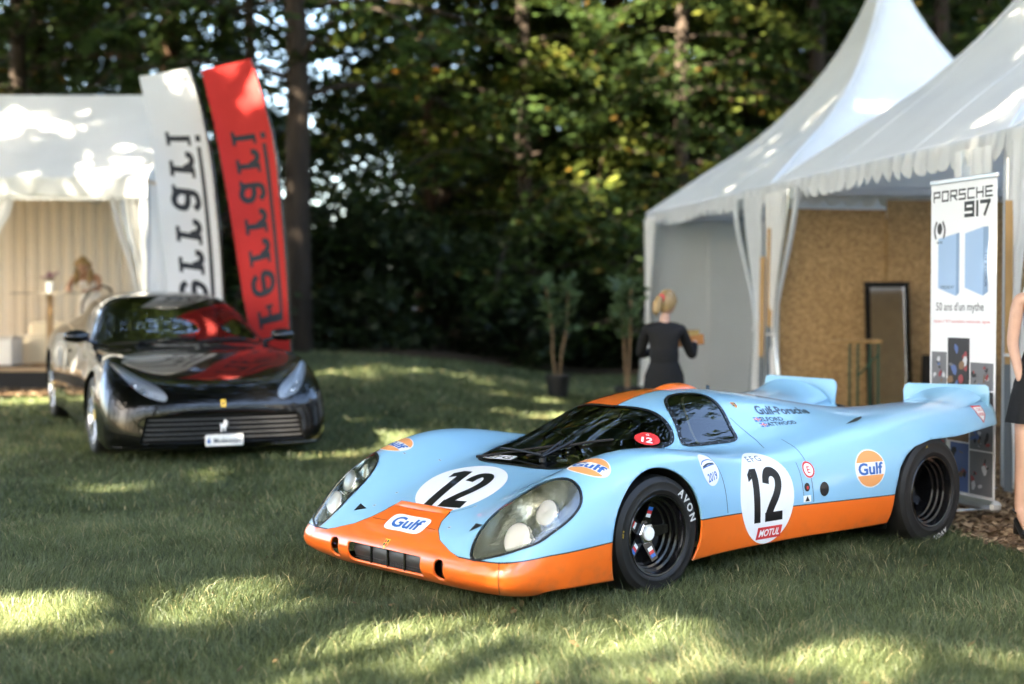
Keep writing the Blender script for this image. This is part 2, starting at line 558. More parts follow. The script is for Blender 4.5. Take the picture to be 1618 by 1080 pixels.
def raw_mesh(name, V, quads=None, tris=None):
    """fast mesh from numpy arrays"""
    me = bpy.data.meshes.new(name)
    me.vertices.add(len(V)); me.vertices.foreach_set("co", np.asarray(V, np.float32).ravel())
    parts = []; sizes = []
    if quads is not None: parts.append(np.asarray(quads, np.int32).ravel()); sizes.append(np.full(len(quads), 4, np.int32))
    if tris is not None: parts.append(np.asarray(tris, np.int32).ravel()); sizes.append(np.full(len(tris), 3, np.int32))
    loops = np.concatenate(parts); sz = np.concatenate(sizes)
    me.loops.add(len(loops)); me.loops.foreach_set("vertex_index", loops)
    me.polygons.add(len(sz)); me.polygons.foreach_set("loop_start", np.concatenate([[0], np.cumsum(sz)[:-1]]).astype(np.int32)); me.polygons.foreach_set("loop_total", sz)
    me.update(calc_edges=True); me.validate()
    return me
def add_tint(me, vals):
    a = me.attributes.new("tint", 'FLOAT', 'POINT'); a.data.foreach_set("value", np.asarray(vals, np.float32))

# ---- grass
def vnoise(x, y, s, seed):
    r = np.random.default_rng(seed); T = r.random((64, 64))
    u, v = x * s, y * s; i, j = np.floor(u).astype(int), np.floor(v).astype(int); f, g = u - i, v - j
    f = f * f * (3 - 2 * f); g = g * g * (3 - 2 * g)
    A_ = lambda a, b: T[a % 64, b % 64]
    return (A_(i, j) * (1 - f) + A_(i + 1, j) * f) * (1 - g) + (A_(i, j + 1) * (1 - f) + A_(i + 1, j + 1) * f) * g
def grass(name, y0, y1, dens, hgt, wid, seed):
    r = np.random.default_rng(seed)
    area = 0.5 * ((0.8 * y0 + 2.6) + (0.8 * y1 + 2.6)) * (y1 - y0); n = int(area * dens)
    y = np.sqrt(r.random(n) * (y1 ** 2 - y0 ** 2) + y0 ** 2) if y0 > 9 else y0 + (y1 - y0) * r.random(n)
    x = (r.random(n) - .5) * (0.8 * y + 2.6)
    cl = vnoise(x, y, 2.6, 5) * .6 + vnoise(x, y, 7.5, 6) * .4
    dry = vnoise(x, y, .9, 8) * .6 + vnoise(x, y, 3.1, 9) * .4
    keep = r.random(n) < np.clip(.35 + 1.1 * cl, .2, 1)
    ts = chip_edge(x, y)
    keep &= ~((ts > -.02) & (y < 21)) & ~((x < -3.9) & (y > 17.3)) & (y < 26.3 - 1.9 * np.exp(-((x + 2.0) / 2.2) ** 2) + .35 * np.sin(x * 1.3) + .4 * np.sin(x * .45 + 1))
    x, y, cl, dry = x[keep], y[keep], cl[keep], dry[keep]; n = len(x)
    w = np.clip((1.6 - x) / 4.0, 0, 1); w = .12 + .88 * w * w * (3 - 2 * w)
    t = y - 10.2; s_ = np.maximum(0, .5 * (t + np.sqrt(t * t + .8)) - .05); z = .040 * s_ * w
    h = hgt * (.45 + .8 * r.random(n)) * (.55 + .9 * cl)
    tall = r.random(n) < .02; h[tall] *= 1.5
    a = r.random(n) * 2 * PI; wd = wid * (.6 + .8 * r.random(n))
    la = a + (r.random(n) - .5) * 2.4 + 0; lean = h * (.25 + 1.35 * r.random(n) ** 1.1)
    # lean follows a drifting swirl so tufts comb together
    sw = vnoise(x, y, 1.3, 11) * 4 * PI; la = np.where(r.random(n) < .35, sw, la)
    px, py = np.cos(a) * wd / 2, np.sin(a) * wd / 2; lx, ly = np.cos(la) * lean, np.sin(la) * lean
    V = np.empty((n, 5, 3))
    V[:, 0] = np.stack([x - px, y - py, z - .004], 1); V[:, 1] = np.stack([x + px, y + py, z - .004], 1)
    V[:, 2] = np.stack([x - px * .8 + lx * .35, y - py * .8 + ly * .35, z + h * .62], 1); V[:, 3] = np.stack([x + px * .8 + lx * .35, y + py * .8 + ly * .35, z + h * .62], 1)
    V[:, 4] = np.stack([x + lx, y + ly, z + h * .92], 1)
    b = np.arange(n)[:, None] * 5
    me = raw_mesh(name, V.reshape(-1, 3), b + np.array([[0, 1, 3, 2]]), b + np.array([[2, 3, 4]]))
    tint = np.clip(.12 + .55 * r.random(n) + .35 * (dry - .5) * 2, 0, .87); straw = r.random(n) < .03 + .45 * np.clip(dry - .58, 0, 1); tint[straw] = .93 + .07 * r.random(straw.sum())
    add_tint(me, np.repeat(tint, 5))
    o = link_mesh(name, me, "grass_blade", None, False); return tag(o, kind="stuff")
foliage_mat("grass_blade", (.030, .048, .018), (.185, .222, .098), (.38, .33, .17), .35, .45)
for args in (("grass", 4.7, 9.3, 6200, .062, .0027, 1), ("grass", 9.3, 14.5, 1700, .056, .0058, 2), ("grass", 14.5, 27.2, 330, .055, .014, 3)):
    grass(*args)

# ---- a few fallen leaves on the grass
r = np.random.default_rng(21); n = 150
y = 5.2 + 20 * r.random(n) ** 1.6; x = (r.random(n) - .5) * (.8 * y + 1.5); ok = chip_edge(x, y) < 0; x, y = x[ok], y[ok]; n = len(x)
P = np.array([(a, b, ground_z(a, b) + .035) for a, b in zip(x, y)]); a = r.random(n) * 6.28; t = r.normal(0, .35, (n, 2)); L = .014 + .014 * r.random(n)
u = np.stack([np.cos(a), np.sin(a), t[:, 0]], 1) * L[:, None]; v = np.stack([-np.sin(a), np.cos(a), t[:, 1]], 1) * L[:, None] * .6
V = np.stack([P - u, P - v, P + u, P + v], 1).reshape(-1, 3)
foliage_mat("leaf_fallen", (.07, .045, .02), (.20, .14, .06), None, .2, .7)
me = raw_mesh("fallen_leaves", V, np.arange(4 * n).reshape(-1, 4)); add_tint(me, np.repeat(r.random(n) * .88, 4)); tag(link_mesh("fallen_leaves", me, "leaf_fallen", None, False), kind="stuff")

# ---- wood chips lying on the bed
def chips(name, n, fn, seed):
    r = np.random.default_rng(seed); P = []
    while len(P) < n:
        p = fn(r)
        if p: P.append(p)
    P = np.array(P); n = len(P)
    a = r.random(n) * 2 * PI; L = .012 + .025 * r.random(n); w = .005 + .010 * r.random(n); t = (r.random((n, 2)) - .5) * 1.0
    ux = np.stack([np.cos(a), np.sin(a), t[:, 0]], 1) * L[:, None]; vx = np.stack([-np.sin(a), np.cos(a), t[:, 1]], 1) * w[:, None]
    c = P + np.array([0, 0, .022])
    V = np.stack([c - ux - vx, c + ux - vx, c + ux + vx, c - ux + vx], 1).reshape(-1, 3)
    me = raw_mesh(name, V, np.arange(4 * n).reshape(-1, 4)); add_tint(me, np.repeat(r.random(n) * .88, 4))
    tag(link_mesh(name, me, "wood_chip", None, False), kind="stuff")
foliage_mat("wood_chip", (.09, .05, .025), (.42, .30, .18), None, .0, .8)
def chip_r(r):
    y = 6.5 + 6 * r.random(); x = 2.3 + 2.4 * r.random()
    return (x, y, ground_z(x, y)) if chip_edge(x, y) > -.03 else None
def chip_l(r):
    y = 17.35 + 1.1 * r.random(); x = -10 + 6.1 * r.random(); return (x, y, ground_z(x, y))
chips("wood_chips", 9000, chip_r, 4); chips("wood_chips", 5000, chip_l, 5)

# ================================================================== trees
def leaf_quads(C, size, r, flat=.6, aspect=1.7):
    """leaf faces at points C (n,3): each a bent diamond"""
    n = len(C)
    a = r.random(n) * 2 * PI
    up = np.stack([(r.random(n) - .5) * 2 * (1.25 - flat), (r.random(n) - .5) * 2 * (1.25 - flat), np.full(n, flat) + .35 * r.random(n)], 1); up /= np.linalg.norm(up, axis=1)[:, None]
    d = np.stack([np.cos(a), np.sin(a), (r.random(n) - .7) * .7], 1)
    d -= up * (d * up).sum(1)[:, None]; d /= np.linalg.norm(d, axis=1)[:, None]
    s = np.cross(up, d)
    L = (size * (.6 + .8 * r.random(n)))[:, None]; w = L / aspect
    V = np.stack([C - d * L * .5, C + s * w * .5 - up * L * .06, C + d * L * .5 - up * L * .12, C - s * w * .5 - up * L * .06], 1)
    return V.reshape(-1, 3)
def spray_tree(name, seed, H, z0, nbr, blen, leaf, nleaf, radius, leafmat="leaf_forest", barkmat="bark", keepfn=None, lowlen=1.0):
    """a trunk with tiers of drooping leafy boughs; returns (trunk mesh, crown mesh)"""
    r = np.random.default_rng(seed); mb = MB()
    bend = [(.25 * math.sin(seed + k * .9) * k / 6, .25 * math.cos(seed * 1.7 + k * .8) * k / 6) for k in range(9)]
    tp = [Vector((bend[k][0], bend[k][1], H * k / 8 - (.3 if k == 0 else 0))) for k in range(9)]
    tr = [radius * (1.45 if k == 0 else 1.05 - k / 8 * .85) for k in range(9)]
    tr[1] = radius
    mb.tube(tp, tr, 12)
    C = []; T = []
    for b in range(nbr):
        q = (b + r.random()) / nbr
        z = z0 + (H * .97 - z0) * q
        k = min(7, int(z / H * 8)); f = z / H * 8 - k; base = tp[k].lerp(tp[k + 1], f)
        a = b * 2.399 + r.random() * .8; L = blen * (lowlen + (1 - lowlen) * min(1, q * 3)) * (.65 + .5 * r.random()) * (1.05 - .55 * q ** 2.2)
        rise = .25 + .3 * r.random(); pts = []
        for t in np.linspace(0, 1, 6):
            pts.append(base + Vector((math.cos(a) * L * t, math.sin(a) * L * t, L * (rise * t - (.35 + rise * .55) * t * t))))
        mb.tube(pts, [max(.012, radius * .22 * (1 - .85 * t) * (1 - .5 * q)) for t in np.linspace(0, 1, 6)], 5, False)
        n = int(nleaf * (.6 + .4 * L / blen))
        t = np.sqrt(r.random(n)) * .95 + .08; side = (r.random(n) - .5) * 2
        spread = L * .34 * np.sin(np.clip(t, 0, 1) * PI * .85 + .25)
        P = np.array(pts); i = np.minimum((t * 5).astype(int), 4); f = np.clip(t * 5 - i, 0, 1.3)
        B_ = P[i] + (P[i + 1] - P[i]) * f[:, None]
        off = np.stack([-np.sin(a) * side * spread, np.cos(a) * side * spread, -.22 * spread * side ** 2 + (r.random(n) - .55) * .28], 1)
        C.append(B_ + off); T.append(np.clip(r.normal(.42 + .2 * (r.random() - .5), .2, n), 0, .88))
    C = np.concatenate(C); T = np.concatenate(T)
    odd = r.random(len(T)) < .02; T[odd] = .97
    me_c = raw_mesh(name, leaf_quads(C, leaf, r), np.arange(4 * len(C)).reshape(-1, 4)); add_tint(me_c, np.repeat(T, 4))
    me_c.materials.append(M[leafmat])
    me_t = bpy.data.meshes.new("trunk"); me_t.from_pydata(mb.v, [], mb.f); me_t.materials.append(M[barkmat])
    me_t.polygons.foreach_set("use_smooth", np.ones(len(me_t.polygons), dtype=bool))
    return me_t, me_c
def plant_tree(meshes, x, y, rz, sc, label, group, name="tree"):
    t = thing(name, label, "tree", (x, y, ground_z(x, y) - .05), rz, group); t.scale = (sc, sc, sc)
    for nm, me in zip(("trunk", "crown"), meshes):
        o = bpy.data.objects.new(nm, me); COL.objects.link(o); o.parent = t
    return t
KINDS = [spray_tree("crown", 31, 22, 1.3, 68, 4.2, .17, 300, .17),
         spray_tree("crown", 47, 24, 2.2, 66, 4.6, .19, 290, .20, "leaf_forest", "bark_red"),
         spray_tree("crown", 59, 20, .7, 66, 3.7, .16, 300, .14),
         spray_tree("crown", 73, 22, 2.5, 58, 4.6, .21, 260, .16, "leaf_sunlit", "bark_red"),
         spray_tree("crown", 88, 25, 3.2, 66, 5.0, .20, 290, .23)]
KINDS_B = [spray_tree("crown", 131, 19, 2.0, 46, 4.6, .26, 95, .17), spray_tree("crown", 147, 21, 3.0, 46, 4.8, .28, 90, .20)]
LBL = {0: "dark layered tree", 1: "tall tree with reddish trunk", 2: "low sweeping dark tree", 3: "loose tree in painted sunlit green", 4: "tall dark forest tree"}
EDGE = [  # trees that make the edge of the wood, left to right: x, y, kind, scale, what sets it apart
 (-12.6, 28.5, 4, 1.0, "behind the far left end of the white frame tent"), (-9.6, 27.6, 0, 1.05, "rising over the left part of the frame tent roof"),
 (-7.2, 29.6, 1, 1.0, "rising behind the frame tent roof left of the white flag"), (-4.9, 27.2, 2, .95, "seen between and above the white and red flags"),
 (-1.7, 30.2, 3, .9, "right of the thick trunk with sky showing beside it"), (0.3, 28.4, 0, 1.0, "in the middle of the wood edge"),
 (2.2, 31.0, 3, 1.05, "catching sun in the middle of the wood"), (3.4, 28.2, 2, 1.1, "above the potted tree on the lawn"),
 (4.4, 33.0, 3, .95, "with a thin trunk left of the tent peak"), (5.9, 28.0, 4, .9, "just left of the tent peak"), (8.6, 29.0, 0, 1.1, "behind the peaked tent roof"),
 (11.2, 28.2, 4, 1.0, "at the right behind both peaked tents"), (14.5, 29, 1, 1.0, "at the far right behind the near peaked tent")]
for i, (x, y, k, s, where) in enumerate(EDGE):
    plant_tree(KINDS[k], x, y, i * 1.9, s, LBL[k] + " " + where, "trees along the edge of the wood")
# the thick trunk beside the red flag
mt, mc = spray_tree("crown", 101, 19, 4.2, 44, 4.6, .26, 120, .235)
plant_tree((mt, mc), -3.82, 25.0, .4, 1.0, "thick bare trunk right behind the red flag with high boughs", "trees along the edge of the wood")
r_ = np.random.default_rng(77)
BACK = []
for row, (y, n) in enumerate(((33.5, 10), (37.5, 12), (42, 13), (47, 14))):
    for i in range(n):
        x = -15 + 30 * (i + .5) / n * (1 + .12 * row) - row * 1.5 + r_.uniform(-.8, .8); yy = y + r_.uniform(-1.5, 1.5)
        if abs(x + .122 * yy) < (1.9 if row < 2 else 2.2): continue
        BACK.append((x, yy))
for i, (x, y) in enumerate(BACK):
    plant_tree(KINDS[(i * 3 + 1) % 5] if x > -2.5 or i % 5 == 0 else KINDS_B[i % 2], x, y, i * 2.3, 1.0 + .25 * r_.random(), "dark tree standing deep in the wood behind the edge trees", "trees deep in the wood")
# undergrowth along the edge
def shrub_mesh(seed, n, rx, rz_, leaf):
    r = np.random.default_rng(seed)
    cl = 26; cc = np.stack([r.normal(0, rx * .5, cl), r.normal(0, rx * .35, cl), np.abs(r.normal(.5, .33, cl)) * rz_], 1)
    C = cc[r.integers(0, cl, n)] + r.normal(0, .22, (n, 3)) * np.array([1.2, 1, .8]); C[:, 2] = np.abs(C[:, 2])
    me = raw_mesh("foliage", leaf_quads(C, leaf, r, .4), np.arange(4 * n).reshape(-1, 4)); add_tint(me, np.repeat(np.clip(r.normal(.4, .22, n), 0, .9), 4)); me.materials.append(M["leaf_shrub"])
    return me
SH = [shrub_mesh(k, 2600, 1.5, 2.2, .17) for k in (5, 6, 7)]
r_ = np.random.default_rng(3)
for i in range(24):
    x = -13.5 + 27 * i / 23 + r_.uniform(-.3, .3); y = forest_edge(x) + 1.9 + r_.uniform(-.2, 1.6)
    o = bpy.data.objects.new("shrub", SH[i % 3]); COL.objects.link(o); o.location = (x, y, ground_z(x, y)); o.rotation_euler = (0, 0, i * 1.3); sc = .85 + .45 * r_.random(); o.scale = (sc, sc, sc)
    tag(o, "dark leafy shrub in the undergrowth along the edge of the wood", "shrub", "shrubs along the edge of the wood")
# the far wood as one mass behind everything
n = 60000
C = np.stack([r_.uniform(-34, 34, n), r_.uniform(51, 57, n), r_.uniform(0, 1, n) ** 1.0 * 12.5], 1)
C[:, 2] += .8
gap = (np.abs(C[:, 0] + .122 * C[:, 1]) < 2.1 + .9 * np.sin(C[:, 2] * 1.3)) & (C[:, 2] > 4.2 + 1.2 * np.sin(C[:, 0] * 2)) & (r_.random(n) < .93) | (r_.random(n) < np.where(C[:, 0] < -4, np.clip((C[:, 2] - 5) / 9, 0, .8), 0)) | (C[:, 2] > 11.0 + 2.5 * np.sin(C[:, 0] * .9) + r_.normal(0, 1.2, n))
C = C[~gap]; n = len(C)
me = raw_mesh("far_wood", leaf_quads(C, .62, r_, .3), np.arange(4 * n).reshape(-1, 4)); add_tint(me, np.repeat(np.clip(r_.normal(.35, .2, n), 0, .9), 4))
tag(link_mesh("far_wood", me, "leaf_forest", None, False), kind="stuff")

n = 34000; an = r_.uniform(PI * .92, PI * 2.08, n); rd = r_.uniform(40, 47, n)
C = np.stack([rd * np.cos(an), rd * np.sin(an) * .95 + 6, -.2 + 21 * r_.random(n) ** 1.1], 1)
me = raw_mesh("far_wood", leaf_quads(C, .85, r_, .3), np.arange(4 * n).reshape(-1, 4)); add_tint(me, np.repeat(np.clip(r_.normal(.35, .2, n), 0, .9), 4))
tag(link_mesh("far_wood", me, "leaf_forest", None, False), kind="stuff")

# ---- tall trees behind and to the left of the viewpoint: their crowns shade the lawn, gaps let the sun through
KX, KY = SUN_DIR.x / SUN_DIR.z, SUN_DIR.y / SUN_DIR.z
LIT = [  # where sun reaches, as ellipses on the ground plane (x, y, rx, ry)
 (-2.25, 6.65, 1.1, .80), (-1.25, 6.80, .75, .62), (-.30, 6.20, .75, .70), (.15, 5.9, .55, .4),
 (1.20, 6.20, .24, .13), (1.12, 5.85, .25, .1), (1.75, 6.05, .15, .08), (.95, 6.45, .16, .08), (2.2, 5.75, .3, .1),
 (-1.85, 8.75, .25, .14), (-3.6, 11.3, .5, .2), (-2.2, 11.4, .45, .2), (-1.45, 12.9, .4, .25), (-.95, 14.3, .5, .25), (-.1, 20, .6, .35), (.6, 17.5, .5, .25), (-2.9, 9.6, .4, .15),
 (-.3, 22.6, .9, .2), (-3.4, 24.2, .9, .4), (1.1, 22, .5, .2), (-1.8, 20.8, .5, .18), (.2, 15.2, .35, .2),
 (.5, 19.6, .55, .5), (-5.5, 17.9, 1.6, .5),
 (6.6, 22.3, .7, .1), (7.7, 21.4, .3, .12), (5.7, 21.0, .3, .12), (7.2, 19.5, .5, .1), (8.6, 18.4, .5, .18), (7.9, 16.8, .7, .2), (9.5, 17.5, .6, .25), (6.6, 14.9, .3, .25)]
SUNNY = [(-4.2, 22.3, 3.6, 1.8, .55), (7.2, 34, 2.2, 3.0, .97), (9.8, 37, 1.8, 3.2, .97), (3.2, 34.5, 1.6, 2.6, .97), (4.7, 31, 1.1, 1.6, .95), (-1.2, 36.5, 1.7, 2.8, .97), (-6.3, 33, 1.7, 2.5, .95), (12.4, 38, 1.5, 2.5, .95), (1.2, 38.5, 1.2, 1.6, .95), (-9.5, 29, 1.5, 1.8, .9)]
TRUNKS = [(-9, -4), (-16, 6), (-19, 18), (-8, -15), (2.5, -9), (-24, -4), (-14, -12), (-25, 11), (-20, 27)]
r = np.random.default_rng(2024)
ncl = 3300
Q = np.stack([r.uniform(-15, 17, ncl), r.uniform(1.5, 47, ncl)], 1); Hh = r.uniform(9.5, 20, ncl)
ex = 1700; Q = np.concatenate([Q, np.stack([r.uniform(1.2, 14, ex), r.uniform(11, 26, ex)], 1), np.stack([r.uniform(-4, 5, 500), r.uniform(5.2, 12, 500)], 1), np.stack([r.uniform(-6, 4, 1100), r.uniform(7, 27, 1100)], 1), np.stack([r.uniform(-9, 15, 2000), r.uniform(24, 44, 2000)], 1)]); Hh = np.concatenate([Hh, r.uniform(9.5, 20, ex + 3600)]); ncl = len(Q)
keep = np.ones(ncl, bool)
for (x, y, a, b) in LIT:
    keep &= ~(((Q[:, 0] - x) / (a + .28)) ** 2 + ((Q[:, 1] - y) / (b + .30)) ** 2 < 1)
for (x, y, a, b, pr) in SUNNY:
    keep &= ~((((Q[:, 0] - x) / a) ** 2 + ((Q[:, 1] - y) / b) ** 2 < 1) & (r.random(ncl) < pr))
Q, Hh = Q[keep], Hh[keep]
PC = np.stack([Q[:, 0] + KX * Hh, Q[:, 1] + KY * Hh, Hh], 1)
TR = np.array(TRUNKS); own = np.argmin(((PC[:, None, :2] - TR[None]) ** 2).sum(2), 1)
K = 24
for t_i, (tx, ty) in enumerate(TRUNKS):
    c = PC[own == t_i]
    if not len(c): continue
    t = thing("tree", "tall leafy tree outside the picture that shades the lawn", "tree", (tx, ty, ground_z(tx, ty) - .1), 0, "shade trees beside and behind the viewpoint")
    loc = c - np.array([tx, ty, 0])
    L = np.repeat(loc, K, 0); o_ = r.normal(0, 1, L.shape); o_ /= np.maximum(1, np.linalg.norm(o_, axis=1) / 1.6)[:, None]
    L = L + o_ * np.array([.34, .34, .26])
    me = raw_mesh("crown", leaf_quads(L, .34, r, .55, 1.4), np.arange(4 * len(L)).reshape(-1, 4)); add_tint(me, np.repeat(np.clip(r.normal(.45, .2, len(L)), 0, .88), 4))
    link_mesh("crown", me, "leaf_canopy", t, False)
    mb = MB(); mb.tube([(0, 0, 0), (.1, .05, 4), (0, .2, 9), (.2, 0, 15)], [.42, .34, .26, .1], 12)
    for q in loc[r.permutation(len(loc))[:26]]:
        z = min(12, max(6, q[2] - 2.5 - .25 * math.hypot(q[0], q[1])))
        a = Vector((.05, .1, z)); b = Vector(q); mb.tube([a, a.lerp(b, .5) + Vector((0, 0, .5)), b], [.10, .06, .02], 5, False)
    mb.build("trunk", "bark", t)

# ================================================================== blue and orange race car
RC_H = Vector((-0.755, -0.656, 0)).normalized()
race = thing("race_car", "pale blue and orange closed racing car with number 12 on its nose and flank", "race car",
             (0.146, 7.664, 0.0), math.atan2(RC_H.y, RC_H.x))
NET = [
 # row: list of (x, y, z) from the centre line to the sill
 list(zip([.94,.94,.94,.93,.915,.89,.86,.82,.77,.73],[0,.22,.42,.55,.66,.74,.79,.82,.83,.83],[.085]*10)),
 list(zip([1.03,1.03,1.025,1.02,1.01,.99,.95,.89,.81,.75],[0,.22,.42,.56,.68,.78,.835,.865,.865,.85],[.14,.14,.14,.14,.14,.14,.135,.13,.115,.095])),
 list(zip([1.03,1.03,1.03,1.025,1.015,.99,.945,.875,.79,.73],[0,.22,.42,.56,.68,.785,.85,.885,.885,.865],[.215,.215,.215,.215,.218,.22,.215,.19,.15,.10])),
 list(zip([.985,.985,.98,.97,.95,.91,.86,.79,.72,.68],[0,.22,.42,.56,.69,.795,.86,.895,.90,.875],[.272,.272,.272,.28,.30,.30,.285,.24,.17,.105])),
 list(zip([.90,.90,.89,.88,.86,.83,.79,.73,.67,.63],[0,.22,.40,.54,.69,.80,.87,.905,.91,.885],[.34,.34,.345,.37,.405,.40,.36,.29,.19,.105])),
 list(zip([.76,.76,.75,.75,.74,.72,.70,.67,.62,.59],[0,.22,.39,.52,.69,.81,.885,.92,.92,.89],[.41,.412,.418,.455,.50,.49,.43,.33,.21,.105])),
 list(zip([.55]*10,[0,.22,.39,.52,.69,.815,.895,.93,.925,.89],[.48,.482,.49,.54,.60,.59,.51,.37,.22,.105])),
 list(zip([.32]*10,[0,.23,.41,.53,.69,.82,.905,.935,.93,.89],[.545,.546,.55,.605,.675,.665,.585,.42,.23,.105])),
 list(zip([.12]*10,[0,.24,.42,.54,.69,.82,.905,.935,.93,.89],[.59,.588,.58,.63,.71,.70,.615,.44,.24,.11])),
 list(zip([-.12]*10,[0,.24,.42,.54,.69,.815,.895,.92,.915,.875],[.69,.672,.625,.62,.705,.695,.605,.44,.24,.12])),
 list(zip([-.35]*10,[0,.24,.43,.56,.70,.80,.87,.89,.885,.855],[.785,.768,.705,.625,.675,.665,.58,.43,.24,.13])),
 list(zip([-.60]*10,[0,.25,.425,.555,.69,.78,.845,.868,.868,.845],[.88,.862,.795,.665,.64,.625,.545,.41,.24,.14])),
 list(zip([-.90]*10,[0,.25,.41,.54,.66,.76,.835,.86,.862,.845],[.935,.918,.855,.705,.635,.61,.53,.40,.24,.145])),
 list(zip([-1.2]*10,[0,.25,.40,.53,.66,.77,.85,.88,.877,.855],[.935,.92,.865,.735,.66,.625,.54,.41,.24,.15])),
 list(zip([-1.5]*10,[0,.25,.40,.53,.67,.79,.88,.915,.90,.87],[.90,.89,.855,.77,.71,.675,.575,.43,.245,.15])),
 list(zip([-1.8]*10,[0,.25,.40,.54,.69,.82,.915,.945,.925,.88],[.845,.842,.83,.785,.75,.72,.62,.46,.25,.15])),
 list(zip([-2.1]*10,[0,.25,.40,.55,.71,.84,.935,.965,.945,.90],[.775,.785,.80,.795,.785,.755,.66,.50,.27,.16])),
 list(zip([-2.4]*10,[0,.24,.38,.55,.72,.85,.94,.972,.955,.93],[.715,.73,.79,.81,.805,.78,.70,.55,.35,.2])),
 list(zip([-2.75]*10,[0,.22,.36,.55,.72,.85,.93,.96,.95,.94],[.67,.69,.785,.82,.825,.805,.735,.62,.45,.3])),
 list(zip([-3.06]*10,[0,.20,.34,.55,.72,.84,.905,.93,.93,.93],[.63,.66,.775,.82,.835,.825,.775,.68,.55,.4])),
]
BV, BF = bspline_surface(NET, 12, 10)
FULL_BVH = BVHTree.FromPolygons([Vector(v) for v in BV], BF)

def net_point(x, y):
    h = FULL_BVH.ray_cast(Vector((x, y, 2)), Vector((0, 0, -1)))
    return h[0], (h[1] if h[1].z > 0 else -h[1])

LAMP = [tuple(p) for p in spline([(.990, .63), (.92, .58), (.81, .570), (.70, .595), (.60, .655), (.545, .735), (.520, .82), (.53, .885), (.59, .903), (.70, .896), (.82, .862), (.92, .795), (.978, .705)], 4, True)]
_wh = [(.19, 0), (.185, .22), (.13, .335), (-.10, .43), (-.35, .50), (-.47, .515), (-.535, .475), (-.565, .39), (-.57, .28), (-.548, .12), (-.535, 0)]
WIND = [tuple(p) for p in spline(_wh + [(x, -y) for x, y in _wh[-2:0:-1]], 4, True)]
SIDEWIN = [tuple(p) for p in spline([(-.555, .235), (-.60, .42), (-.65, .66), (-.71, .88), (-.80, 1.04), (-.92, 1.06), (-1.0, .93), (-1.005, .66), (-.975, .38), (-.935, .225), (-.75, .205), (-.60, .205)], 5, True)]
REAR_CUT = [(-1.93, -.2), (-1.93, .34), (-1.965, .48), (-2.03, .55), (-2.11, .592), (-2.27, .625), (-2.55, .628), (-2.95, .662), (-3.3, .69), (-3.3, -.2)]

x_, y_, z_ = BV[:, 0], BV[:, 1], BV[:, 2]
zb = np.interp(x_, [-2.0, -.3, .37, .74, .96, 1.03], [.322, .332, .298, .272, .248, .248])
hw = np.interp(x_, [.70, .78, .85, .90, .95, .985, 1.03], [.21, .217, .238, .275, .35, .47, .7])
s1 = zb - z_
s2 = np.minimum(hw - np.abs(y_ + .01), x_ - .78)
s3 = np.minimum(np.minimum(.035 - y_ + (-.02) * np.clip(-x_ - .55, 0, 1), y_ + .30), np.minimum(x_ + 1.36, -.4 - x_))
s3 = np.where(z_ > .80, s3, -1)
A = np.array([np.maximum(np.maximum(s1, s2), s3)])
# race car: cuts
def arch_f(V): return np.maximum(np.hypot(V[:, 0] - .03, V[:, 2] - .285) - .342, .62 - np.abs(V[:, 1]))
def arch_r(V): return np.maximum(-poly_sd(V[:, 0], V[:, 2], REAR_CUT), .55 - np.abs(V[:, 1]))
def ang(V): return np.arctan2(V[:, 2] - .55, np.abs(V[:, 1]))
def sd_wind(V): return poly_sd(V[:, 0], V[:, 1], WIND)
def sd_lamp(V, s): return np.minimum(poly_sd(V[:, 0], s * V[:, 1], LAMP), V[:, 2] - .19)
def sd_side(V, s): return np.minimum(poly_sd(V[:, 0], ang(V), SIDEWIN) * .35, s * V[:, 1] - .05)
def rr(V, cy_, cz_, w, h, r):
    qx = np.abs(V[:, 1] - cy_) - w + r; qz = np.abs(V[:, 2] - cz_) - h + r
    d = np.hypot(np.maximum(qx, 0), np.maximum(qz, 0)) + np.minimum(np.maximum(qx, qz), 0) - r
    return -np.maximum(d, .9 - V[:, 0])
def sd_grille(V): return rr(V, -.012, .171, .305, .050, .014)
def sd_duct(V, s): return rr(V, s * .435 - .005, .176, .036, .052, .03)

B = (BV, BF, A)
for fn in (arch_f, arch_r):
    B = clip(*B, fn(B[0]))
holes = [sd_wind, lambda V: sd_lamp(V, 1), lambda V: sd_lamp(V, -1), lambda V: sd_side(V, 1), lambda V: sd_side(V, -1), sd_grille, lambda V: sd_duct(V, 1), lambda V: sd_duct(V, -1)]
panes = []
for fn in holes:
    s_ = fn(B[0])
    panes.append(clip(B[0], B[1], B[2], s_))
    B = clip(B[0], B[1], B[2], -s_)

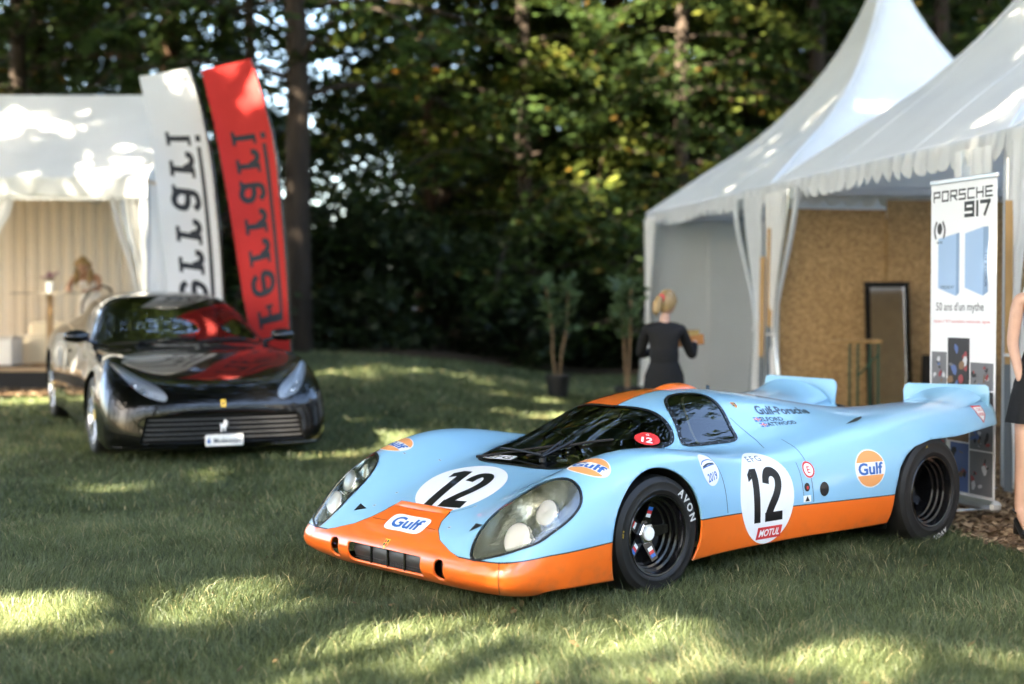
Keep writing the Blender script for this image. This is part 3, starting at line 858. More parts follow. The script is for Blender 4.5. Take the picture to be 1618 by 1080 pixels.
def race_paint():
    m = bpy.data.materials.new("race_paint"); m.use_nodes = True
    n, l = m.node_tree.nodes, m.node_tree.links
    p = n["Principled BSDF"]
    at = n.new("ShaderNodeAttribute"); at.attribute_name = "orange"
    r1 = n.new("ShaderNodeMapRange"); r1.inputs[1].default_value = -.0006; r1.inputs[2].default_value = .0006
    l.new(at.outputs["Fac"], r1.inputs[0])
    r2 = n.new("ShaderNodeMapRange"); r2.inputs[1].default_value = -.0066; r2.inputs[2].default_value = -.0054
    l.new(at.outputs["Fac"], r2.inputs[0])
    m1 = n.new("ShaderNodeMix"); m1.data_type = 'RGBA'
    m1.inputs[6].default_value = (.255, .50, .70, 1); m1.inputs[7].default_value = (.012, .014, .016, 1)
    l.new(r2.outputs[0], m1.inputs[0])
    # a little dust and grass dirt along the sills
    tcd = n.new("ShaderNodeTexCoord"); sx_ = n.new("ShaderNodeSeparateXYZ"); l.new(tcd.outputs["Object"], sx_.inputs[0])
    zr = n.new("ShaderNodeMapRange"); zr.inputs[1].default_value = .30; zr.inputs[2].default_value = .10; l.new(sx_.outputs[2], zr.inputs[0])
    nd = n.new("ShaderNodeTexNoise"); nd.inputs["Scale"].default_value = 14; nd.inputs["Detail"].default_value = 7; l.new(tcd.outputs["Object"], nd.inputs["Vector"])
    nr = n.new("ShaderNodeMapRange"); nr.inputs[1].default_value = .48; nr.inputs[2].default_value = .75; nr.inputs[4].default_value = .30; l.new(nd.outputs[0], nr.inputs[0])
    dm = n.new("ShaderNodeMath"); dm.operation = 'MULTIPLY'; l.new(zr.outputs[0], dm.inputs[0]); l.new(nr.outputs[0], dm.inputs[1])
    m2 = n.new("ShaderNodeMix"); m2.data_type = 'RGBA'
    m2.inputs[7].default_value = (.86, .155, .016, 1)
    l.new(m1.outputs[2], m2.inputs[6]); l.new(r1.outputs[0], m2.inputs[0])
    m3 = n.new("ShaderNodeMix"); m3.data_type = 'RGBA'; m3.inputs[7].default_value = (.16, .12, .07, 1)
    l.new(dm.outputs[0], m3.inputs[0]); l.new(m2.outputs[2], m3.inputs[6]); l.new(m3.outputs[2], p.inputs["Base Color"])
    p.inputs["Roughness"].default_value = .28
    p.inputs["Coat Weight"].default_value = 1.0
    p.inputs["Coat Roughness"].default_value = .045
    tc = n.new("ShaderNodeTexCoord"); t = n.new("ShaderNodeTexNoise"); t.inputs["Scale"].default_value = 5; t.inputs["Detail"].default_value = 2
    b = n.new("ShaderNodeBump"); b.inputs["Strength"].default_value = .10; b.inputs["Distance"].default_value = .012
    l.new(tc.outputs["Object"], t.inputs["Vector"]); l.new(t.outputs[0], b.inputs["Height"]); l.new(b.outputs[0], p.inputs["Coat Normal"])
    M["race_paint"] = m
race_paint()
mat("blue_paint", (.255, .50, .70), rough=.38, coat=.85)
mat("orange_paint", (.86, .155, .016), rough=.38, coat=.85)
mat("black_seal", (.006, .006, .0065), rough=.45)
mat("black_matt", (.005, .005, .0055), rough=.75)
mat("black_gloss", (.005, .005, .0055), rough=.18, coat=.4)
mat("rubber", (.005, .005, .0055), rough=.55, bump=(60, .15, .002), var=(9, .3), var_col=(.009, .0085, .008))
mat("decal_white", (.80, .81, .80), rough=.35, coat=.3)
mat("decal_black", (.005, .005, .006), rough=.35, coat=.3)
mat("decal_blue", (.02, .12, .42), rough=.35, coat=.3)
mat("decal_navy", (.015, .04, .07), rough=.35, coat=.3)
mat("decal_orange", (.78, .33, .11), rough=.35, coat=.3)
mat("decal_red", (.62, .035, .035), rough=.35, coat=.3)
mat("decal_yellow", (.75, .50, .05), rough=.4)
mat("tyre_letter", (.55, .55, .53), rough=.7)
mat("reflector_grey", (.35, .45, .52), rough=.35)
mat("steel", (.62, .62, .62), rough=.22, metal=1.0)
mat("chrome", (.85, .85, .85), rough=.06, metal=1.0)
mat("lamp_bowl", (.50, .53, .47), rough=.14, metal=.75, bump=(9, .25, .01), stretch=(1, 3, 3))
mat("lamp_lens", (.95, .95, .94), rough=.12, coat=1.0)  # near-white base paints the sky's glare on to the lamp lenses
mat("mesh_grey", (.10, .10, .105), rough=.4, metal=.7)
mat("seat_cloth", (.10, .085, .06), rough=.8)
mat("cabin_tan", (.22, .18, .10), rough=.7)
thin_glass("lamp_glass", (.96, .97, .93), .09)
thin_glass("cabin_glass", (.72, .76, .70), .05)

def with_attr(o, name, vals):
    a = o.data.attributes.new(name, 'FLOAT', 'POINT'); a.data.foreach_set("value", np.asarray(vals, dtype=np.float32))

body = mesh_obj("bodywork", B[0], B[1], "race_paint", race)
with_attr(body, "orange", B[2][0])
so = body.modifiers.new("thickness", 'SOLIDIFY'); so.thickness = .012; so.offset = -1

def pane_part(i, name, m, shift=0.0):
    V, F, _ = panes[i]
    return mesh_obj(name, V, F, m, race)
ws = pane_part(0, "windscreen", "cabin_glass")
hl = [pane_part(1, "headlight_cover", "lamp_glass"), pane_part(2, "headlight_cover", "lamp_glass")]
sw = [pane_part(3, "side_window", "cabin_glass"), pane_part(4, "side_window", "cabin_glass")]

def outline_on_skin(poly, mode, s=1):
    P = []; Nn = []
    for a, b in list(poly) + [poly[0]]:
        if mode == 'plan':
            h = FULL_BVH.ray_cast(Vector((a, s * b, 2)), Vector((0, 0, -1)))
        else:                           # (x, angle) about the cabin line
            d = Vector((0, s * math.cos(b), math.sin(b)))
            h = FULL_BVH.ray_cast(Vector((a, 0, .55)) + d * 1.5, -d)
        nn = h[1]
        if nn.dot(Vector((0, s * .3, 1))) < 0: nn = -nn
        P.append(h[0]); Nn.append(nn)
    return P, Nn
def seal(poly, mode, s, w, parent, name="window_seal", m="black_seal", lift=.004):
    P, Nn = outline_on_skin(poly, mode, s)
    v, f = ribbon_on(P, Nn, w, lift)
    return mesh_obj(name, v, f, m, parent)
def rivets(poly, mode, s, n, parent, off=0.0, r=.004):
    P, Nn = outline_on_skin(poly, mode, s)
    mb = MB()
    for k in range(n):
        i = int(k * (len(P) - 1) / n); p, q = P[i], Nn[i]
        a = q.orthogonal().normalized(); b = q.cross(a)
        ring = [p + q * .005 + (a * math.cos(t) + b * math.sin(t)) * r for t in (0, 1.05, 2.1, 3.14, 4.19, 5.24)]
        mb.add(ring + [p + q * .0075], [(j, (j + 1) % 6, 6) for j in range(6)])
    mb.build("rivets", "steel", parent)
seal(WIND, 'plan', 1, .024, ws); rivets(WIND, 'plan', 1, 44, ws)
for k, s in enumerate((1, -1)):
    seal(LAMP, 'plan', s, .011, hl[k], "lamp_rim"); rivets(LAMP, 'plan', s, 13, hl[k], 0, .0028)
    seal(SIDEWIN, 'ang', s, .022, sw[k]); rivets(SIDEWIN, 'ang', s, 28, sw[k])
    # sliding pane frame inside each side window
    P, Nn = outline_on_skin([tuple(p) for p in spline([(-.66, .21), (-.70, .45), (-.77, .72), (-.86, .94), (-.93, 1.02)], 5)], 'ang', s)
    v, f = ribbon_on(P[:-1], Nn[:-1], .014, -.010)
    mesh_obj("sliding_pane_frame", v, f, "cabin_tan", sw[k])
    # lamp bowl: sheet set back behind the cover
    V, F, _ = panes[1 + k]
    c = np.array([.75, s * .74, .42])
    Q = (V - c) * .97 + c
    edge_d = np.clip(sd_lamp(V, s) / .045, 0, 1)[:, None]
    into = np.array([.66, s * .72, .26]) - Q
    Q = Q + edge_d * into / np.linalg.norm(into, axis=1)[:, None] * .115
    bowl = mesh_obj("lamp_bowl", Q, F, "lamp_bowl", hl[k])
    for (cx, cy_, cz, r) in ((.815, .757, .340, .083), (.675, .806, .455, .066)):
        cc = Vector((cx, s * cy_, cz)); d = Vector((.90, s * .10, .36)).normalized()
        R = d.to_track_quat('Z', 'Y').to_matrix()
        mb = MB(); mb.lathe([(.02, -.09), (r * .7, -.06), (r, -.005), (r, .006), (r * .93, .008)], 28)
        mb.v = [tuple(R @ Vector(v) + cc) for v in mb.v]
        mb.build("lamp", "chrome", hl[k])
        mb = MB(); mb.lathe([(r * .94, .006), (r * .8, .012), (r * .5, .017), (.001, .019)], 28)
        mb.v = [tuple(R @ Vector(v) + cc) for v in mb.v]
        mb.build("lamp_lens", "lamp_lens", hl[k])

# inside: floor, tub, bulkheads, seat, wheel, mirror
mb = MB()
mb.box((-1.0, 0, .095), (3.7, 1.24, .02)); mb.box((-1.30, 0, .42), (.03, .96, .60)); mb.box((.28, 0, .30), (.03, 1.1, .36))
mb.box((.02, 0, .50), (.30, .90, .06), Matrix.Rotation(.25, 3, 'Y'))
mb.build("cockpit_tub", "black_matt", race, smooth=False)
for s in (1, -1):
    mb = MB(); mb.box((-.7, s * .56, .35), (1.5, .02, .46)); mb.build("door_card", "cabin_tan", race, smooth=False)
mb = MB()
for yy in (-.24, .26):
    mb.box((-.95, yy, .22), (.45, .40, .10), None, .03); mb.box((-1.17, yy, .46), (.12, .40, .52), Matrix.Rotation(-.45, 3, 'Y'), .04)
mb.build("seat", "seat_cloth", race)
mb = MB()
Rw = Vector((-.92, 0, .39)).to_track_quat('Z', 'Y').to_matrix()
mb.tube([Rw @ Vector((.155 * math.cos(t), .155 * math.sin(t), 0)) + Vector((-.42, -.26, .56)) for t in np.linspace(0, 2 * PI, 25)], .012, 8, False)
for t in (0, 2.1, 4.2):
    mb.bar(Vector((-.42, -.26, .56)), Rw @ Vector((.15 * math.cos(t), .15 * math.sin(t), 0)) + Vector((-.42, -.26, .56)), .02, .008)
mb.build("steering_wheel", "black_gloss", race)
mb = MB(); mb.box((-.50, .11, .765), (.025, .21, .055), Matrix.Rotation(-.15, 3, 'Y'), .012); mb.bar((-.50, .11, .79), (-.53, .11, .835), .012, .012)
mir = mb.build("rear_view_mirror", "black_gloss", race)
mb = MB(); mb.box((-.4855, .11, .765), (.002, .196, .044), Matrix.Rotation(-.15, 3, 'Y')); mb.build("mirror_back", "steel", mir)
mb = MB(); mb.lathe([(.001, .012), (.02, .012), (.028, .004), (.03, 0)], 20, (.02, .20, .60)); mb.build("cap", "lamp_lens", race)

# wheel wells, engine, gearbox, tail frame
for s in (1, -1):
    for (cx, cz, r, y0, y1) in ((.03, .285, .348, .61, .86),):
        mb = MB()
        mb.grid(lambda u, v: (cx + r * math.cos(PI * (1.12 * u - .06)), s * (y0 + (y1 - y0) * v), cz + r * math.sin(PI * (1.12 * u - .06))), 20, 2)
        mb.grid(lambda u, v: (cx + r * v * math.cos(PI * u * 1.1 - .15), s * y0, cz + r * v * math.sin(PI * u * 1.1 - .15)), 20, 1)
        mb.build("wheel_well", "black_matt", race)
mb = MB(); mb.box((-1.75, 0, .34), (.85, .70, .40), None, .04); mb.box((-2.55, 0, .33), (.7, .34, .30), None, .05)
for s in (1, -1):
    for k in range(6): mb.tube([(-1.45 - .12 * k, s * .30, .5), (-1.45 - .12 * k, s * .42, .45), (-1.6 - .1 * k, s * .47, .30)], .022, 8)
    mb.box((-1.93, s * .62, .36), (.02, .52, .48))
mb.build("engine", "black_gloss", race)
mb = MB()
for s in (1, -1):
    mb.tube([(-2.35, s * .50, .30), (-2.72, s * .66, .60), (-3.0, s * .80, .70)], .014, 8)
    mb.tube([(-2.60, s * .40, .30), (-2.98, s * .72, .68)], .012, 8)
    mb.tube([(-2.30, s * .35, .45), (-2.30, s * .72, .33)], .016, 8); mb.tube([(-2.30, s * .35, .25), (-2.30, s * .72, .25)], .016, 8)
    mb.tube([(0, s * .35, .38), (0, s * .72, .36)], .016, 8); mb.tube([(0, s * .35, .2), (0, s * .72, .22)], .016, 8)
    mb.tube([(-2.5, s * .22, .34), (-2.95, s * .25, .36), (-3.12, s * .26, .36)], .045, 14)
mb.build("rear_frame", "black_matt", race)
# tail panel under the trailing edge and the two spoiler tabs
mb = MB()
mb.grid(lambda u, v: (-3.045 + .04 * v, -.86 + 1.72 * u, .70 - .07 * v + .07 * min(1, abs(2 * u - 1) * 1.6)), 24, 2)
mb.build("tail_panel", "black_matt", race)
for s in (1, -1):
    L = [(.285, .70), (.270, .86), (.280, .892), (.305, .908), (.60, .914), (.86, .918), (.885, .908), (.893, .875), (.90, .74)]
    pts = [(s * a, b) for a, b in L]
    if s > 0: pts = pts[::-1]
    mb = MB(); mb.prism(pts, .012, (-2.965, 0, 0), (0, 1, 0), (-.06, 0, 1), (-1, 0, 0))
    mb.build("spoiler", "blue_paint", race, smooth=False)
    # fairing that carries the deck up into the tab
    mb = MB()
    mb.grid(lambda u, v: ((lambda q: (q.x, q.y, q.z + .07 * v ** 2.2 * math.sin(PI * min(1, max(0, .08 + .84 * u))) ** .5 + .002))(net_point(-2.70 - .265 * v, s * (.30 + .575 * u))[0])), 16, 12)
    mb.build("spoiler_fairing", "blue_paint", race, angle=None)

# grille and brake ducts
V, F, _ = panes[5]
g = V.copy(); g[:, 0] -= .045
grille = mesh_obj("grille", g, F, "mesh_grey", race)
mb = MB()
for k in range(44):
    yy = -.310 + .6 * k / 43
    mb.box((.985 - .03 * (abs(yy) / .3) ** 2, yy, .171), (.004, .003, .096))
for k in range(9):
    zz = .127 + .011 * k
    mb.box((.983, -.012, zz), (.004, .60, .003))
mb.build("grille_mesh", "mesh_grey", grille, smooth=False)
for yy in (-.16, -.02, .12):
    mb = MB(); mb.box((.992, yy, .171), (.008, .012, .1)); mb.build("grille_bar", "black_gloss", grille, smooth=False)
mb = MB()
mb.box((.90, -.012, .171), (.012, .62, .11))
mb.build("radiator", "black_matt", grille, smooth=False)
for k, s in ((6, 1), (7, -1)):
    V, F, _ = panes[k]; g = V.copy(); g[:, 0] -= .05
    mesh_obj("brake_duct", g, F, "black_matt", race)

# lip over the orange nose panel
mb = MB()
def lip(u, v):
    yy = -.225 + .43 * u
    p, nn = net_point(.80 - .045 * v, yy)
    return p + nn * (.003 + .016 * (1 - abs(2 * v - 1) ** 1.5) * (1 - abs(2 * u - 1) ** 8))
mb.grid(lip, 20, 6)
mb.build("nose_outlet_lip", "orange_paint", race)

# roof bump
mb = MB()
def bump(u, v):
    r = v; t = 2 * PI * u
    x, y = -1.11 + .17 * r * math.cos(t), -.02 + .085 * r * math.sin(t)
    p, nn = net_point(x, y)
    return p + nn * (.028 * (1 - r * r) ** 1.0 + .001 - .004 * r ** 6)
mb.grid(bump, 32, 10)
mb.build("roof_vent", "orange_paint", race)

# wheels
def ring_text(s, r0, ang0, h, y, bold=.0, spacing=1.0):
    vs, fs = text_polys(s, 1, bold, spacing=spacing)
    hgt = max(v[1] for v in vs) - min(v[1] for v in vs); k = h / hgt
    vs = [(a * k, b * k) for a, b in vs]; vs, fs = fine(vs, fs, .02)
    out = [((r0 + b) * math.sin(ang0 + a / r0), y, (r0 + b) * math.cos(ang0 + a / r0)) for a, b in vs]
    # seen from +y the x axis runs to the left
    return [(-p[0], p[1], p[2]) for p in out], fs
def wheel(name, loc, flip, r, w, rim, deep, front):
    rimprof = [(rim + .012, -.010), (rim + .006, -.004), (rim - .002, -.006), (rim - .006, -.02), (rim - .010, -.045), (rim - .022, -.050), (rim - .024, -.075), (rim - .034, -.080), (rim - .036, -.105), (rim - .046, -.11), (rim - .05, -deep), (.05, -deep - .01), (.001, -deep - .01)]
    mb = MB(); mb.lathe(rimprof, 48, (0, 0, 0), 'y'); mb.lathe([(rim + .012, -w + .01), (.10, -w + .06), (.001, -w + .06)], 32, (0, 0, 0), 'y')
    wh = mb.build(name, "black_gloss", race); wh.location = loc
    if flip: wh.rotation_euler = (0, 0, PI)
    mb = MB()
    mb.lathe([(rim - .004, -w + .02), (rim + .03, -w), (r - .03, -w), (r - .008, -w + .018), (r, -w + .05), (r + .001, -w / 2), (r, -.045), (r - .008, -.016), (r - .03, -.001), (r - .034, .0005), (r - .040, -.0005), (rim + .035, .0), (rim + .030, .0025), (rim + .022, .001), (rim + .010, -.006), (rim - .003, -.02)], 72, (0, 0, 0), 'y')
    mb.build("tyre", "rubber", wh)
    if front:
        for k in range(5):
            a = 2 * PI * k / 5 + .55
            c, s_ = math.cos(a), math.sin(a)
            mb = MB()
            def P(rad, tt, y): return (rad * c - tt * s_, y, rad * s_ + tt * c)
            r1 = rim - .046
            mb.add([P(.035, -.032, -deep + .03), P(.035, .032, -deep + .03), P(r1, .022, -deep + .055), P(r1, -.022, -deep + .055),
                    P(.035, -.036, -deep - .02), P(.035, .036, -deep - .02), P(r1, .034, -deep - .02), P(r1, -.034, -deep - .02)],
                   [(0, 1, 2, 3), (1, 0, 4, 5), (2, 1, 5, 6), (3, 2, 6, 7), (0, 3, 7, 4)])
            sp = mb.build("spoke", "black_gloss", wh, smooth=False)
            for q, (cm, ra, rb) in enumerate((("decal_white", .080, .098), ("decal_red", .098, .116), ("decal_blue", .116, .134))):
                ya = lambda rad: -deep + .031 + .025 * (rad - .035) / (r1 - .035)
                mesh_obj("tape", [P(ra, -.016, ya(ra)), P(ra, .016, ya(ra)), P(rb, .016, ya(rb)), P(rb, -.016, ya(rb))], [(0, 1, 2, 3)], cm, wh, False) if k in (0, 1, 3, 4) else None
        mb = MB(); mb.lathe([(.056, -deep), (.056, -deep + .055), (.051, -deep + .06), (.033, -deep + .062)], 6, (0, 0, 0), 'y'); mb.build("hub_nut", "steel", wh, smooth=False)
        mb = MB(); mb.lathe([(.035, -deep + .05), (.035, -deep + .070), (.031, -deep + .074), (.001, -deep + .076)], 24, (0, 0, 0), 'y'); mb.build("hub_cap", "lamp_lens", wh)
        v, f = ring_text("AVON", r - .046, 1.0, .042, .0022, .035, 1.45); mesh_obj("lettering", v, [g[::-1] for g in f], "tyre_letter", wh, False)
        v, f = ring_text("A9", r - .04, .12, .014, .0022, .005, 1.1); mesh_obj("lettering", v, [g[::-1] for g in f], "rubber", wh, False)
        v, f = ring_text("A57 B", r - .042, -1.45, .009, .0022, .01, 1.2); mesh_obj("lettering", v, [g[::-1] for g in f], "decal_yellow", wh, False)
    else:
        mb = MB(); mb.lathe([(.06, -deep), (.06, -deep + .06), (.05, -deep + .065), (.001, -deep + .067)], 6, (0, 0, 0), 'y'); mb.build("hub_nut", "black_gloss", wh, smooth=False)
        for k in range(5):
            a = 2 * PI * k / 5; mb = MB()
            mb.bar((.05 * math.cos(a), -deep + .02, .05 * math.sin(a)), ((rim - .05) * math.cos(a), -deep + .03, (rim - .05) * math.sin(a)), .05, .03, (0, 1, 0)); mb.build("spoke", "black_gloss", wh, smooth=False)
        v, f = ring_text("AVON", r - .05, 2.85, .03, .0022, .012, 1.35); mesh_obj("lettering", v, [g[::-1] for g in f], "tyre_letter", wh, False)
        v, f = ring_text("A3", r - .045, -.25, .012, .0022, .01, 1.1); mesh_obj("lettering", v, [g[::-1] for g in f], "decal_yellow", wh, False)
    return wh
wheel("wheel", (0, .885, .287), False, .297, .25, .195, .135, True)
wheel("wheel", (0, -.885, .287), True, .297, .25, .195, .135, True)
wheel("wheel", (-2.30, .955, .312), False, .325, .36, .205, .22, False)
wheel("wheel", (-2.30, -.955, .312), True, .325, .36, .205, .22, False)

# panel gaps
def gap(pts, mode, s=1, w=.005):
    P = []; Nn = []
    for a, b in [tuple(p) for p in spline(pts, 6)]:
        if mode == 'plan': o_, d = Vector((a, s * b, 2)), Vector((0, 0, -1))
        else: o_, d = Vector((a, s * 2, b)), Vector((0, -s, 0))
        h = FULL_BVH.ray_cast(o_, d)
        if h[0] is None: continue
        nn = h[1] if h[1].dot(d) < 0 else -h[1]
        P.append(h[0]); Nn.append(nn)
    v, f = ribbon_on(P, Nn, w, .0012)
    return mesh_obj("panel_gap", v, f, "decal_black", race)
for s in (1, -1):
    gap([(-.46, .655), (-.49, .58), (-.515, .46), (-.53, .345)], 'side', s, .004)
    gap([(-1.02, .47), (-1.06, .55), (-1.07, .62), (-1.04, .70)], 'plan', s, .004)
    gap([(-1.235, .67), (-1.225, .59), (-1.23, .48), (-1.24, .34)], 'side', s, .004)
    gap([(-1.15, .56), (-1.155, .45), (-1.165, .345)], 'side', s, .003)
gap([(.70, .30), (.74, .26), (.78, .215)], 'plan', 1, .003)
gap([(.905, -.27), (.905, 0), (.905, .25)], 'plan', 1, .003)

for s in (1, -1):
    P, Nn = [], []
    for z in np.linspace(.10, .255, 9):
        h = FULL_BVH.ray_cast(Vector((2.2, s * 2.05, z)), Vector((-.70, -s * .71, 0)))
        if h[0] is not None: P.append(h[0]); Nn.append(h[1] if h[1].x > 0 else -h[1])
    v, f = ribbon_on(P, Nn, .004, .0012); mesh_obj("panel_gap", v, f, "decal_black", race)
# stickers
SU, SV = (-1, 0, 0), (0, 0, 1)               # left flank, seen from outside
SW = Vector((0, 1, 0))
def side(name, shp, x, z, m, parent=None, lift=.0018, label=None):
    return decal(name, shp[0], shp[1], FULL_BVH, (x, 1.0, z), SU, SV, m, parent or race, lift, .035, .6, label)
TV, TW = Vector((0, -.26, .966)), Vector((0, .966, .26))
def lean(name, shp, m, parent=None, lift=.0018, dx=0.0, dz=0.0):
    return decal(name, [(a + dx, b + dz) for a, b in shp[0]], shp[1], FULL_BVH, Vector((-.862, .86, .405)) + TW * .2, SU, TV, m, parent or race, lift, .03, .6)
def top(name, shp, x, y, m, parent=None, lift=.0018, U=(0, 1, 0), V=(-1, 0, 0), label=None):
    return decal(name, shp[0], shp[1], FULL_BVH, (x, y, 1.0), U, V, m, parent or race, lift, .035, .8, label)
def text(s, w, h, bold=.0, shear=0.0, spacing=1.0):
    vs, fs = text_polys(s, 1, bold, shear=shear, spacing=spacing); return fit_box(vs, w, h), fs
def number12(h, sx=1.0, wt=.19):
    """condensed racing numerals, h tall"""
    w = wt / 2
    one = join2(([(-w, 0), (w, 0), (w, 1), (-w, 1)], [(0, 1, 2, 3)]), ([(-w, .82), (-w, .995), (-w - .11, .90), (-w - .11, .76)], [(0, 1, 2, 3)]))
    two = join2(stroke([(-.20 * sx - .02, .70), (-.185 * sx, .82), (-.08 * sx, .905), (.08 * sx, .90), (.19 * sx, .80), (.195 * sx, .64), (.10 * sx, .46), (-.05 * sx, .29), (-.17 * sx, .13), (-.19 * sx, .06)], wt, 6),
                ([(-.275 * sx - .02, 0), (.275 * sx + .02, 0), (.275 * sx + .02, .165), (-.275 * sx - .02, .165)], [(0, 1, 2, 3)]))
    v, f = join2(move2(one, -.32 * sx - .02), move2(two, .20 * sx + .02))
    return [(a * h, (b - .5) * h) for a, b in v], f
def gulf(fn, a, b, parent=None):
    d = fn("gulf_sticker", ellipse(a * 1.06, b * 1.06), "decal_white", parent, .0016)
    n = 28; bh = .36
    t0 = math.asin(bh)
    ts = [t0 + (PI - 2 * t0) * k / n for k in range(n + 1)]
    up = [(a * math.cos(t), b * math.sin(t)) for t in ts]
    fn("emblem_field", (up, [tuple(range(n + 1))]), "decal_orange", d, .0024)
    fn("emblem_field", ([(x, -y) for x, y in up], [tuple(range(n, -1, -1))]), "decal_orange", d, .0024)
    fn("lettering", text("Gulf", a * 1.72, b * .66, .03), "decal_blue", d, .0030)
    return d
# flank roundel with 12
rd = lean("number_roundel", ellipse(.222, .245, 56), "decal_white")
n12 = number12(.285, .84, .185)
lean("numeral", n12, "decal_black", rd, .0026, 0, .008)
lean("lettering", text("EFG", .12, .034, .005, spacing=1.3), "decal_navy", rd, .0026, -.02, .205)
lean("motul_field", ([(-.105, -.03), (.095, -.03), (.105, .03), (-.095, .03)], [(0, 1, 2, 3)]), "decal_red", rd, .0026, .022, -.190)
lean("lettering", text("MOTUL", .17, .036, .03, .25), "decal_white", rd, .0034, .022, -.190)
# nose roundel with 12 (leans with the bonnet's left edge, its foot tucked under the orange lip)
NRU, NRV = (-.10, .995, 0), (-.92, -.38, 0)
el = [(a, max(b, -.262 - .04 * a)) for a, b in ellipse(.272, .30, 56)[0]]
rt = top("number_roundel", (el, [tuple(range(56))]), .525, -.015, "decal_white", None, .0018, NRU, NRV)
n12 = number12(.44, .60, .145)
top("numeral", n12, .545, .004, "decal_black", rt, .0026, NRU, NRV)
# gulf stickers
gulf(lambda nm, shp, m, p, l: side(nm, shp, -1.705, .492, m, p, l), .118, .102)
gulf(lambda nm, shp, m, p, l: decal(nm, shp[0], shp[1], FULL_BVH, Vector((.385, .775, .64)) + Vector((.35, .2, .91)) * .4, (-.25, .93, -.11), (-.90, -.20, .42), m, p or race, l, .03, .8), .105, .085)
gulf(lambda nm, shp, m, p, l: decal(nm, shp[0], shp[1], FULL_BVH, Vector((.42, -.745, .64)) + Vector((.35, -.2, .91)) * .4, (.25, .93, .11), (-.90, .20, .42), m, p or race, l, .03, .8), .105, .085)
w_, h_ = .155, .048
pill = [(x * 1, y) for x, y in spline([(-w_, 0), (-w_ * .85, h_ * .95), (0, h_), (w_ * .85, h_ * .95), (w_, 0), (w_ * .85, -h_ * .95), (0, -h_), (-w_ * .85, -h_ * .95)], 5, True)]
gp_ = top("gulf_sticker", (pill, [tuple(range(len(pill)))]), .90, .02, "decal_white")
top("lettering", text("Gulf", .23, .066, .03), .90, .02, "decal_blue", gp_, .0026)
# small marks on the flank
e = side("round_sticker", ellipse(.046, .046, 28), -1.222, .517, "decal_white")
side("ring", ring2(.044, .044, .034, .034, 28), -1.222, .517, "decal_red", e, .0026); side("lettering", text("E", .022, .036, .02), -1.222, .517, "decal_red", e, .0026)
side("filler_hole", ellipse(.036, .040, 24), -1.325, .405, "decal_black")
side("switch_hole", ellipse(.022, .024, 20), -1.19, .425, "decal_black")
side("switch_knob", ellipse(.009, .010, 12), -1.192, .422, "decal_red", None, .004)
tr_ = side("switch_label", ([(-.03, -.018), (.03, -.018), (.03, .018), (-.03, .018)], [(0, 1, 2, 3)]), -1.188, .362, "decal_white")
side("warning_triangle", ([(-.018, -.014), (.018, -.014), (0, .016)], [(0, 1, 2)]), -1.188, .362, "decal_black", tr_, .003)
NW = Vector((-.27, .76, .58)).normalized()
NU = Vector((-.93, -.36, 0)).normalized(); NV = NW.cross(NU).normalized()
def yr(nm, shp, m, p=None, l=.0018): return decal(nm, shp[0], shp[1], FULL_BVH, Vector((-.412, .828, .572)) + NW * .4, NU, NV, m, p or race, l, .03, .8)
yo = yr("year_sticker", ellipse(.074, .088, 32), "decal_white")
yr("lettering", move2(text("2019", .085, .042, .02), 0, -.045), "decal_blue", yo, .0026)
for k in (-1, 1): yr("emblem", stroke([(-.06, .02 + k * .01), (-.03, .028 + k * .016), (.03, .028 + k * .016), (.06, .02 + k * .01)], .006), "decal_blue", yo, .0026)
yr("emblem", stroke([(-.055, .015), (0, .022), (.055, .015)], .010), "decal_navy", yo, .0026)
# sponsor name and drivers on the slope behind the door
GU, GW = Vector((-.985, .11, -.06)).normalized(), Vector((-.10, .62, .78)).normalized(); GV = GW.cross(GU).normalized()
def slope(nm, shp, o, m, p=None, l=.0018): return decal(nm, shp[0], shp[1], FULL_BVH, Vector(o) + GW * .4, GU, GV, m, p or race, l, .03, .9)
gpl = slope("lettering", text("Gulf-Porsche", .42, .078, .035, .12), (-1.43, .462, .81), "decal_navy")
slope("lettering", text("ELFORD", .175, .036, .03), (-1.285, .508, .772), "decal_navy", gpl)
slope("lettering", text("ATTWOOD", .215, .036, .03), (-1.325, .545, .742), "decal_navy", gpl)
for (o_) in ((-1.175, .497, .778), (-1.190, .532, .748)):
    fl = slope("flag_sticker", rects((-.026, -.017, .026, .017)), o_, "decal_blue", None, .0016)
    slope("flag_cross", rects((-.026, -.006, .026, .006), (-.006, -.017, .006, .017)), o_, "decal_white", fl, .0022)
    slope("flag_cross", rects((-.026, -.0032, .026, .0032), (-.0035, -.017, .0035, .017)), o_, "decal_red", fl, .0028)
# watch maker's shield near the tail
sh = [(-.05, .045), (.05, .045), (.045, -.01), (0, -.06), (-.045, -.01)]
def tg(nm, shp, m, p=None, l=.0018): return side(nm, shp, -2.885, .748, m, p, l)
t0_ = tg("shield_sticker", (sh, [(0, 4, 3, 2, 1)]), "decal_red")
tg("shield_field", ([(a * .80, b * .80) for a, b in sh], [(0, 4, 3, 2, 1)]), "decal_white", t0_, .0024)
tg("lettering", move2(text("TAG", .05, .018, .02), 0, .02), "decal_red", t0_, .003); tg("lettering", move2(text("HEUER", .058, .018, .02), 0, -.006), "decal_red", t0_, .003)
